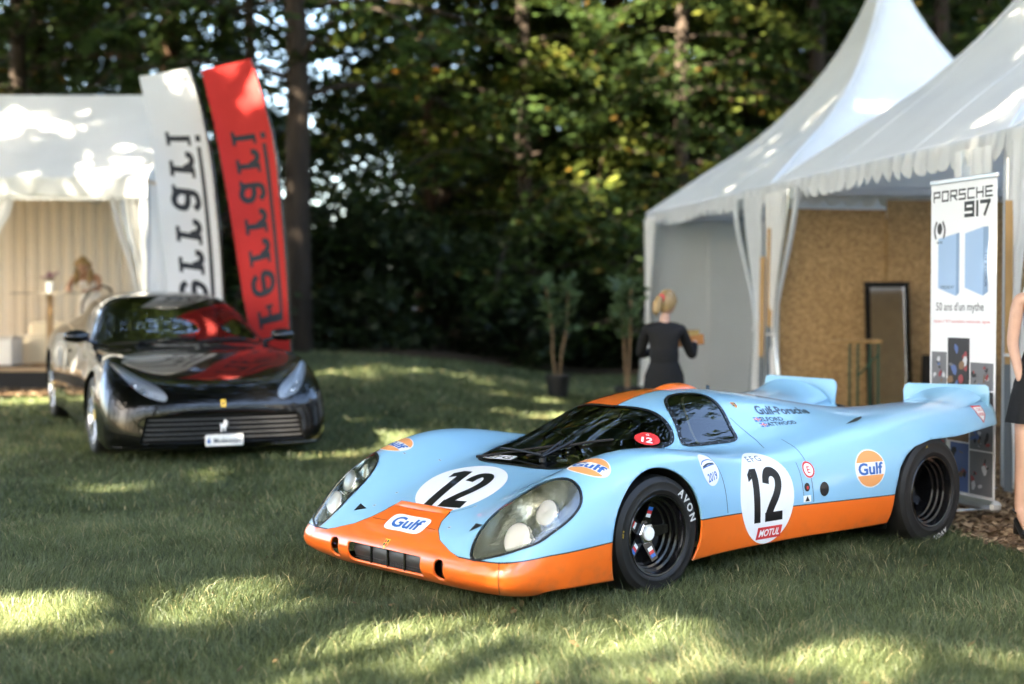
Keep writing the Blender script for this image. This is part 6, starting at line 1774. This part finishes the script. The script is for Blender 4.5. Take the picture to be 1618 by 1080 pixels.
def flag(name, label, y, L, R, clothm, t_bot, t_top, pole):
    """L and R: edge points bottom to top as (x, z)"""
    t = thing(name, label, "flag", (R[0][0], y, ground_z(R[0][0], y)), 0, "tall feather flags behind the coupe")
    o = Vector(t.location)
    Lp, Rp = [Vector((a, y, b)) - o for a, b in L], [Vector((a, y, b)) - o for a, b in R]
    def ev(P, s):
        f = s * (len(P) - 1); i = min(len(P) - 2, int(f)); q = f - i
        p0, p1, p2, p3 = P[max(0, i - 1)], P[i], P[i + 1], P[min(len(P) - 1, i + 2)]
        return .5 * (2 * p1 + (p2 - p0) * q + (2 * p0 - 5 * p1 + 4 * p2 - p3) * q * q + (3 * p1 - p0 - 3 * p2 + p3) * q ** 3)
    def fn(u, v, lift=0.0):      # u across from the free edge to the pole, v upwards
        a, b = ev(Lp, v), ev(Rp, v)
        p = a.lerp(b, u)
        return p + Vector((0, .05 * math.sin(PI * u) + .035 * math.sin(v * 9 + u * 4) * (1 - u) - lift, 0))
    mb = MB(); mb.grid(fn, 24, 60); cl = mb.build("cloth", clothm, t, angle=None)
    P = [ev(Rp, s) + Vector((.015, .02, 0)) for s in np.linspace(0, 1, 24)]
    base = Vector((P[0].x + pole, P[0].y, 0))
    mb = MB(); mb.tube([base, base.lerp(P[0], .5)] + P, .014, 8); mb.build("pole", "black_gloss", t)
    mb = MB(); mb.lathe([(.001, 0), (.20, 0), (.20, .03), (.04, .06), (.001, .06)], 20, base); mb.build("base", "black_gloss", t)
    # the word runs upwards; seen from the back, so letter tops lie towards the pole
    word = "Ferrari"; adv = 0; G = []
    for ch in word:
        g, w = glyph(ch); G.append(move2(g, adv)); adv += w + .13
    G.append(rects((.12, .90, adv - .62, 1.02)))
    v, f = join2(*G); v, f = fine(v, f, .12)
    out = [fn(.25 + .60 * b, t_bot + (t_top - t_bot) * (a / adv), .004) for a, b in v]
    mesh_obj("lettering", out, f, "flag_ink", cl, False)
    return t, fn, cl
k = .0069; X = lambda px: (px - 809) * k; Z = lambda py: 1.43 + (480 - py) * k
flag("feather_flag", "tall red feather flag with dark mirrored lettering between the coupe and the thick trunk", 15.5,
     [(X(402), Z(560)), (X(384), Z(470)), (X(366), Z(340)), (X(345), Z(225)), (X(320), Z(112))], [(X(459), Z(562)), (X(453), Z(445)), (X(444), Z(330)), (X(431), Z(215)), (X(398), Z(94))], "flag_red", .125, .80, .10)
k = .0071
t_, fn_, cl_ = flag("feather_flag", "tall white feather flag with dark mirrored lettering left of the red flag", 16.0,
     [(X(266), Z(560)), (X(262), Z(450)), (X(252), Z(330)), (X(238), Z(215)), (X(220), Z(121))], [(X(352), Z(562)), (X(350), Z(460)), (X(342), Z(345)), (X(326), Z(215)), (X(299), Z(107))], "flag_white", .08, .79, .06)
hv, hf = [(a * .20, b * .26) for a, b in HORSE], [tuple(range(len(HORSE)))]
hv, hf = fine(hv, hf, .05)
mesh_obj("horse_mark", [fn_(.55 + a * 1.1, .955 + b * .30 - .0, .004) for a, b in hv], hf, "flag_ink_light", cl_, False)

# ================================================================== potted trees
LEAF = raw_mesh("leaf", np.array([(0, 0, 0), (.035, .05, .012), (.045, .11, .008), (0, .19, -.022), (-.045, .11, .008), (-.035, .05, .012), (0, .06, -.004), (0, .12, -.01)]),
                np.array([[0, 1, 7, 6], [1, 2, 3, 7], [7, 3, 4, 5], [6, 7, 5, 0]])); add_tint(LEAF, [.3, .5, .6, .5, .4, .5, .2, .2]); LEAF.materials.append(M["leaf_pot"])
mat("pot_black", (.016, .016, .017), rough=.45); mat("soil", (.03, .02, .013), rough=.95); mat("stem_brown", (.20, .13, .07), rough=.8)
def potted(x, y, H, label, seed, rad, n):
    t = thing("potted_tree", label, "potted plant", (x, y, ground_z(x, y)), seed, "fiddle leaved trees in black pots")
    mb = MB(); mb.lathe([(.001, .0), (.135, .0), (.175, .29), (.19, .29), (.19, .325), (.165, .325), (.155, .27)], 28); mb.build("pot", "pot_black", t)
    mb = MB(); mb.lathe([(.001, .275), (.16, .275)], 20); mb.build("soil", "soil", t)
    r = np.random.default_rng(seed); S_ = []
    for j in range(2):
        a = j * 2.6 + .5; P = [Vector((.03 * math.cos(a), .03 * math.sin(a), .27))]
        for q in range(1, 5): P.append(Vector(((.03 + .035 * q) * math.cos(a) + .02 * math.sin(q * 2), (.03 + .03 * q) * math.sin(a), .27 + (H - .45) * q / 4)))
        mb = MB(); mb.tube(P, [.018, .016, .014, .012, .008], 8); mb.build("stem", "stem_brown", t); S_.append(P)
    for i in range(n):
        P = S_[i % 2]; f = .46 + .54 * (i / n); k_ = f * 4; q = min(3, int(k_)); b = P[q].lerp(P[q + 1], k_ - q)
        a = i * 2.4 + r.random(); d = rad * (.15 + .85 * r.random() ** .7) * math.sin(PI * min(.97, (f - .40) / .66)) ** .5
        o = bpy.data.objects.new("leaf", LEAF); COL.objects.link(o); o.parent = t
        o.location = b + Vector((math.cos(a) * d, math.sin(a) * d, .16 * r.random() + .0))
        s_ = .55 + .40 * r.random(); o.scale = (s_ * 1.6, s_, s_); o.rotation_euler = (r.uniform(.1, 1.35), r.uniform(-.7, .7), a - PI / 2 + r.uniform(-.9, .9))
potted(.655, 20.3, 1.78, "slim potted tree standing alone on the open lawn", 3, .12, 120)
potted(1.50, 18.3, 1.80, "potted tree beside the far tent corner behind the woman in black", 8, .17, 130)

# ================================================================== people
mat("skin", (.55, .33, .235), rough=.5, var=(30, .06)); mat("skin_tan", (.46, .26, .17), rough=.5, var=(30, .06))
mat("hair_blond", (.42, .27, .11), rough=.45, var=(40, .5), stretch=(1, 1, .12)); mat("hair_dark", (.05, .03, .02), rough=.45)
mat("cloth_black", (.003, .003, .0035), rough=.85, bump=(30, .4, .01)); mat("lace_black", (.005, .004, .004), rough=.8, var=(70, .6), bump=(60, .4, .005))
mat("cloth_white", (.78, .77, .76), rough=.8, bump=(20, .3, .01)); mat("cloth_blue", (.26, .36, .58), rough=.8, bump=(20, .3, .01))
mat("leather_black", (.012, .012, .013), rough=.3); mat("scrunchie", (.55, .05, .06), rough=.8); mat("eye", (.03, .02, .02), rough=.2); mat("lips", (.42, .13, .11), rough=.5)
def skin_mesh(chains, sub=1):
    """chains: list of (points, radii[, link to an earlier vertex]) -> one smooth skinned surface"""
    vs, es, rs, roots = [], [], [], []
    for c in chains:
        pts, rad = c[0], c[1]; prev = None
        if len(c) > 2 and c[2] is not None: prev = c[2]
        else: roots.append(len(vs))
        for p, r in zip(pts, rad):
            i = len(vs); vs.append(tuple(p)); rs.append(r if isinstance(r, tuple) else (r, r))
            if prev is not None: es.append((prev, i))
            prev = i
    me = bpy.data.meshes.new("figure"); me.from_pydata(vs, es, [])
    o = bpy.data.objects.new("figure", me); COL.objects.link(o)
    m = o.modifiers.new("skin", 'SKIN'); m.use_smooth_shade = True; m.branch_smoothing = .4
    for i, v in enumerate(me.skin_vertices[0].data):
        v.radius = rs[i]; v.use_root = i in roots
    s = o.modifiers.new("sub", 'SUBSURF'); s.levels = sub; s.render_levels = sub
    dg = bpy.context.evaluated_depsgraph_get(); dg.update()
    out = bpy.data.meshes.new_from_object(o.evaluated_get(dg))
    bpy.data.objects.remove(o); bpy.data.meshes.remove(me)
    return out
def loft_rings(rings, n=28):
    """rings: (centre, rx, ry[, tilt]) stacked; returns MB"""
    mb = MB(); vs = []
    for c, rx, ry in rings:
        for k in range(n):
            t = 2 * PI * k / n; vs.append(Vector(c) + Vector((rx * math.cos(t), ry * math.sin(t), 0)))
    mb.add(vs, [(i * n + k, i * n + (k + 1) % n, (i + 1) * n + (k + 1) % n, (i + 1) * n + k) for i in range(len(rings) - 1) for k in range(n)])
    return mb
def hand_chains(w, d, up, side, curl=.6, s=1.0):
    """palm and five fingers leaving wrist w along d; up = back of hand, side = towards the thumb"""
    w, d, up, side = Vector(w), Vector(d).normalized(), Vector(up).normalized(), Vector(side).normalized(); out = []
    for k, (o, L) in enumerate(((.030, .070), (.010, .080), (-.010, .074), (-.028, .058))):
        b = w + d * .045 * s + side * o * .8 * s; kn = w + d * .088 * s + side * o * s; P = [b, kn]; dd = d.copy()
        for q in range(3):
            dd = (dd - up * curl * .55).normalized(); P.append(P[-1] + dd * L * s / 3)
        out.append((P, [.013 * s, .0105 * s, .0095 * s, .0088 * s, .0075 * s]))
    b = w + d * .025 * s + side * .020 * s; out.append(([b, b + (d * .5 + side * .8).normalized() * .035 * s, b + (d * .8 + side * .6).normalized() * .065 * s - up * .012, b + (d * 1.0 + side * .4).normalized() * .090 * s - up * .024], [.014 * s, .012 * s, .0105 * s, .0085 * s]))
    return out
def head_geo(parent, c, fwd, skin, s=1.0, tilt=0.0):
    """face on a head centred at c looking along fwd"""
    f = Vector(fwd).normalized(); r = f.cross(Vector((0, 0, 1))).normalized(); u = r.cross(f); c = Vector(c)
    mb = MB()
    def fn(a, b):
        th = 2 * PI * a; ph = PI * (b - .5)
        x = math.cos(ph) * math.cos(th); y = math.cos(ph) * math.sin(th); z = math.sin(ph)
        X = x * (.092 if x > 0 else .098); Y = y * .074; Zz = z * (.118 if z > 0 else .118)
        if z < 0: Y *= 1 - .34 * (-z) ** 1.5; X *= 1 - (.10 if x > 0 else .45) * (-z) ** 1.5
        if x > 0:
            X += .020 * math.exp(-((y / .16) ** 2 + ((z + .16) / .20) ** 2))        # nose
            X -= .010 * math.exp(-(((abs(y) - .42) / .20) ** 2 + ((z - .06) / .14) ** 2))   # eye sockets
            X += .006 * math.exp(-((y / .3) ** 2 + ((z + .52) / .10) ** 2))
        return c + (f * X + r * Y + u * Zz) * s
    mb.grid(fn, 36, 28)
    for k in (-1, 1):
        q = MB(); q.lathe([(.001, -.006), (.014, -.004), (.02, .004), (.012, .006)], 12); mb.add([c + (r * k * (.072 + v[2]) + f * (v[0] - .005) + u * (v[1] * 1.5 - .005)) * s for v in (Vector(w) for w in q.v)], q.f)
    h = mb.build("head", skin, parent, angle=None)
    for k in (-1, 1):
        q = MB(); q.lathe([(.001, -.006), (.011, 0), (.001, .006)], 10); MBv = [c + (f * (.080 + v[2]) + r * (k * .030 + v[0]) + u * (.008 + v[1] * .6)) * s for v in (Vector(w) for w in q.v)]
        mesh_obj("eye", MBv, q.f, "eye", h); mesh_obj("eyebrow", *(lambda m_: (m_.v, m_.f))(MB().tube([c + (f * .083 + r * k * .015 + u * .026) * s, c + (f * .084 + r * k * .030 + u * .031) * s, c + (f * .074 + r * k * .046 + u * .024) * s], .004, 5)), "hair_dark", h)
    q = MB().tube([c + (f * .078 + r * -.022 + u * -.062) * s, c + (f * .090 + u * -.061) * s, c + (f * .078 + r * .022 + u * -.062) * s], [.003, .007, .003], 6); mesh_obj("mouth", q.v, q.f, "lips", h)
    return f, r, u
def hair_cap(parent, c, f, r, u, m, s=1.0, back=1.0, low=-.30, extra=None):
    c = Vector(c); mb = MB()
    def fn(a, b):
        th = 2 * PI * a; ph = (PI * .5) - b * PI * .5 * (1.30 + .28 * (-math.cos(th)))
        if math.cos(th) > .0: ph = PI * .5 - b * PI * .5 * (.62 + .50 * (1 - math.cos(th)))
        x = math.cos(ph) * math.cos(th); y = math.cos(ph) * math.sin(th); z = math.sin(ph)
        w = 1 + .02 * math.sin(th * 14 + b * 5)
        return c + (f * x * (.103 if x > 0 else .114) * w + r * y * .087 * w + u * z * .130) * s
    mb.grid(fn, 44, 16)
    return mb.build("hair", m, parent, angle=None)

# ---- woman in black, seen from behind, holding a wooden tray
def woman_black():
    t = thing("person", "woman in black lace top seen from behind, blond ponytail, holding a wooden tray", "person", (1.34, 12.5, -.09), 0); t.scale = (.965, .965, .965)
    P = lambda x, y, z: Vector((x, y, z))        # local: x right in the picture, y away from the viewer
    hip, waist, chest, neck = P(0, 0, .92), P(.0, .0, 1.06), P(-.01, .02, 1.26), P(.0, .03, 1.40)
    shL, shR = P(-.165, .01, 1.345), P(.160, .06, 1.345)
    elL, elR = P(-.21, .16, 1.10), P(.275, .16, 1.085)
    wrL, wrR = P(.02, .40, 1.16), P(.325, .345, 1.23)
    ch = [([hip, waist, chest, neck, P(.015, .05, 1.50)], [(.155, .11), (.115, .088), (.135, .095), (.052, .052), (.05, .05)]),
          ([P(-.075, 0, .88), P(-.085, .01, .48), P(-.085, .04, .09), P(-.085, -.06, .04)], [.088, .056, .038, .03], 0),
          ([P(.075, 0, .88), P(.085, .01, .48), P(.09, .04, .09), P(.09, -.06, .04)], [.088, .056, .038, .03], 0),
          ([shL, elL, wrL], [.047, .037, .026], 2), ([shR, elR, wrR], [.047, .037, .026], 2)]
    ch[1][0][3] = P(-.085, .13, .035); ch[2][0][3] = P(.09, .13, .035)
    ch += hand_chains(wrR, (-.15, .25, .12), (.5, .2, .8), (-.5, .3, .6), .7) + hand_chains(wrL, (.6, .3, .1), (-.1, .5, .8), (0, -.3, .8), .7)
    me = skin_mesh(ch, 2); link_mesh("body", me, "skin", t)
    top_ = [([P(0, 0, .98), waist, chest, P(.0, .025, 1.345), P(.0, .03, 1.43)], [(.14, .115), (.134, .112), (.168, .138), (.172, .112), (.070, .070)]), ([shL, elL, P(-.02, .37, 1.155)], [.062, .046, .034], 3), ([shR, elR, P(.318, .325, 1.215)], [.062, .046, .034], 3)]
    link_mesh("lace_top", skin_mesh(top_, 2), "lace_black", t)
    vest = [([P(0, 0, 1.0), P(0, .0, 1.06), P(-.01, .015, 1.22)], [(.142, .118), (.137, .116), (.172, .142)])]
    link_mesh("camisole", skin_mesh(vest, 2), "cloth_black", t)
    mb = loft_rings([(P(0, 0, 1.075), .118, .096), (P(0, 0, 1.03), .138, .108), (P(0, 0, .93), .178, .132), (P(0, .0, .82), .188, .14), (P(0, 0, .60), .196, .15), (P(0, .01, .40), .205, .16)])
    mb.build("skirt", "cloth_black", t, angle=None)
    for x in (-.085, .09):
        mb = MB(); mb.box((x, .06, .02), (.075, .23, .04), None, .018); mb.build("shoe", "leather_black", t)
    c = P(.03, .055, 1.585); f, r, u = head_geo(t, c, (.62, .72, -.28), "skin")
    hair_cap(t, c, f, r, u, "hair_blond")
    b = c - f * .108 + u * .01
    mb = MB(); mb.tube([b + f * .02, b - f * .025 - u * .01, b - f * .045 - u * .07, b - f * .035 - u * .14, b - f * .015 - u * .185], [.024, .036, .042, .033, .008], 12); mb.build("ponytail", "hair_blond", t)
    mb = MB(); mb.tube([b - f * .0 + (r * math.cos(q) + u * math.sin(q)) * .030 for q in np.linspace(0, 2 * PI, 16)], .014, 8, False); mb.build("scrunchie", "scrunchie", t)
    return t
wb = woman_black()
tray = thing("wooden_tray", "orange brown wooden tray held by the woman in black", "tray", Vector((1.34, 12.5, -.09)) + Vector((.20, .44, 1.145)), .5)
mat("tray_wood", (.50, .20, .05), rough=.5, var=(8, .3))
tray.rotation_euler = (0, -.10, .35)
mb = MB(); mb.box((0, 0, 0), (.34, .24, .012)); mb.build("bottom", "tray_wood", tray, smooth=False)
mb = MB()
for s in (-1, 1): mb.box((s * .167, 0, .045), (.012, .24, .08)); mb.box((0, s * .117, .045), (.32, .012, .08))
mb.build("side", "tray_wood", tray, smooth=False)
mat("snack", (.45, .32, .10), rough=.7)
sn = thing("snack_box", "small yellow brown box standing in the wooden tray", "box", tray.location + Vector((.09, .02, .03)), .4)
mb = MB(); mb.box((0, 0, .05), (.13, .09, .10), None, .006); mb.build("box_body", "snack", sn); mb = MB(); mb.box((0, 0, .105), (.136, .096, .012), None, .003); mb.build("lid", "brass_wood", sn)

# ---- woman at the right edge: blue top, black skirt, strappy heels
def woman_right():
    t = thing("person", "woman at right edge in pale blue top, black skirt and strappy black heels", "person", (3.205, 8.62, .02), 0)
    P = lambda x, y, z: Vector((x, y, z))
    ch = [([P(.03, 0, 1.00), P(.03, 0, 1.16), P(.03, 0, 1.38), P(.03, .0, 1.53), P(.03, -.01, 1.62)], [(.15, .115), (.115, .09), (.14, .10), (.052, .052), (.05, .05)]),
          ([P(-.07, 0, .96), P(-.10, -.02, .54), P(-.105, .03, .15), P(-.105, -.07, .075), P(-.105, -.13, .04)], [.092, .058, .036, .030, .022], 0),
          ([P(.12, .02, .96), P(.125, .0, .54), P(.125, .05, .15), P(.125, -.05, .075), P(.125, -.11, .04)], [.092, .058, .036, .030, .022], 0),
          ([P(-.135, .0, 1.455), P(-.165, .02, 1.17), P(-.125, -.03, .93)], [.048, .037, .026], 2), ([P(.195, .0, 1.455), P(.235, .02, 1.17), P(.22, -.03, .93)], [.048, .037, .026], 2)]
    ch += hand_chains(P(-.125, -.03, .93), (.03, -.08, -1), (-1, 0, .1), (.1, -.9, 0), .35) + hand_chains(P(.22, -.03, .93), (-.03, -.08, -1), (1, 0, .1), (-.1, -.9, 0), .35)
    link_mesh("body", skin_mesh(ch, 2), "skin", t)
    link_mesh("top", skin_mesh([([P(.03, 0, 1.06), P(.03, 0, 1.16), P(.03, 0, 1.36), P(.03, 0, 1.44)], [(.14, .112), (.124, .099), (.150, .112), (.13, .09)])], 2), "cloth_blue", t)
    for x in (-.085, .145):
        mb = MB(); mb.tube([P(x, -.09, 1.41), P(x, -.06, 1.505), P(x, .02, 1.515), P(x, .085, 1.42)], .010, 6); mb.build("strap", "cloth_white", t)
    mb = loft_rings([(P(.03, 0, 1.13), .122, .098), (P(.03, 0, 1.05), .150, .12), (P(.03, 0, .93), .185, .145), (P(.03, 0, .78), .205, .16), (P(.03, 0, .69), .225, .175)])
    mb.v = [(v[0] + .012 * math.sin(i * 1.35), v[1] + .012 * math.cos(i * 1.35), v[2]) if v[2] < .9 else v for i, v in enumerate(mb.v)]
    mb.build("skirt", "cloth_black", t, angle=None)
    for x in (-.105, .125):
        dy = 0 if x < 0 else .02
        mb = MB(); mb.tube([P(x, .06 + dy, .085), P(x, -.0 + dy, .055), P(x, -.08 + dy, .020), P(x, -.17 + dy, .016)], [.030, .032, .036, .028], 10)
        mb.box((x, .055 + dy, .042), (.045, .05, .085), None, .006)
        mb.tube([P(x + .038 * math.cos(q), .03 + dy + .042 * math.sin(q), .145 + .012 * math.sin(q)) for q in np.linspace(0, 2 * PI, 18)], .006, 5, False)
        mb.tube([P(x - .03, -.10 + dy, .03), P(x, -.09 + dy, .075), P(x + .03, -.10 + dy, .03)], .009, 6)
        mb.build("shoe", "leather_black", t)
    c = P(.03, -.02, 1.70); f, r, u = head_geo(t, c, (-.3, -.95, -.05), "skin"); hair_cap(t, c, f, r, u, "hair_dark")
    mb = MB(); mb.tube([c - f * .06 + u * .05, c - f * .11 - u * .05, c - f * .10 - u * .18, c - f * .08 - u * .30], [.07, .075, .065, .02], 14); mb.build("long_hair", "hair_dark", t)
    return t
woman_right()

# ---- blond woman in white leaning over the bar table
def woman_white():
    t = thing("person", "blond woman in a white top leaning over the glass bar table in the left tent", "person", (-6.02, 20.22, DZ), 0)
    P = lambda x, y, z: Vector((x, y, z))
    ch = [([P(0, .16, .90), P(0, .10, 1.02), P(0, -.06, 1.19), P(0, -.14, 1.28), P(0, -.19, 1.33)], [(.15, .11), (.118, .09), (.135, .095), (.052, .052), (.05, .05)]),
          ([P(-.075, .16, .86), P(-.08, .12, .47), P(-.08, .17, .08), P(-.08, .05, .035)], [.088, .056, .038, .03], 0), ([P(.075, .16, .86), P(.08, .12, .47), P(.08, .17, .08), P(.08, .05, .035)], [.088, .056, .038, .03], 0),
          ([P(-.165, -.08, 1.235), P(-.225, -.20, 1.06), P(-.16, -.40, 1.04)], [.046, .036, .026], 2), ([P(.165, -.08, 1.235), P(.215, -.18, 1.05), P(.14, -.40, 1.04)], [.046, .036, .026], 2)]
    ch += hand_chains(P(-.16, -.40, 1.04), (.3, -.9, -.1), (0, 0, 1), (.9, 0, 0), .3) + hand_chains(P(.14, -.40, 1.04), (-.3, -.9, -.1), (0, 0, 1), (-.9, 0, 0), .3)
    link_mesh("body", skin_mesh(ch, 2), "skin_tan", t)
    link_mesh("top", skin_mesh([([P(0, .15, .93), P(0, .10, 1.02), P(0, -.05, 1.18), P(0, -.09, 1.225)], [(.15, .115), (.128, .10), (.146, .108), (.12, .085)])], 2), "cloth_white", t)
    loft_rings([(P(0, .11, 1.01), .12, .10), (P(0, .15, .92), .16, .125), (P(0, .15, .80), .17, .135), (P(0, .14, .5), .19, .15)]).build("skirt", "cloth_white", t, angle=None)
    for x in (-.08, .08):
        mb = MB(); mb.box((x, .11, .02), (.075, .23, .04), None, .018); mb.build("shoe", "leather_black", t)
    c = P(0, -.245, 1.385); f, r, u = head_geo(t, c, (0, -.80, -.60), "skin_tan"); hair_cap(t, c, f, r, u, "hair_blond")
    for s in (-1, 1):
        mb = MB(); mb.tube([c + r * s * .055 + u * .07, c + r * s * .092 + u * .0, c + r * s * .098 - u * .07 + Vector((0, 0, -.03)), c + r * s * .092 + Vector((0, -.01, -.21)), c + r * s * .085 + Vector((0, -.01, -.30))], [.035, .040, .045, .038, .012], 12); mb.build("long_hair", "hair_blond", t)
    return t
woman_white()
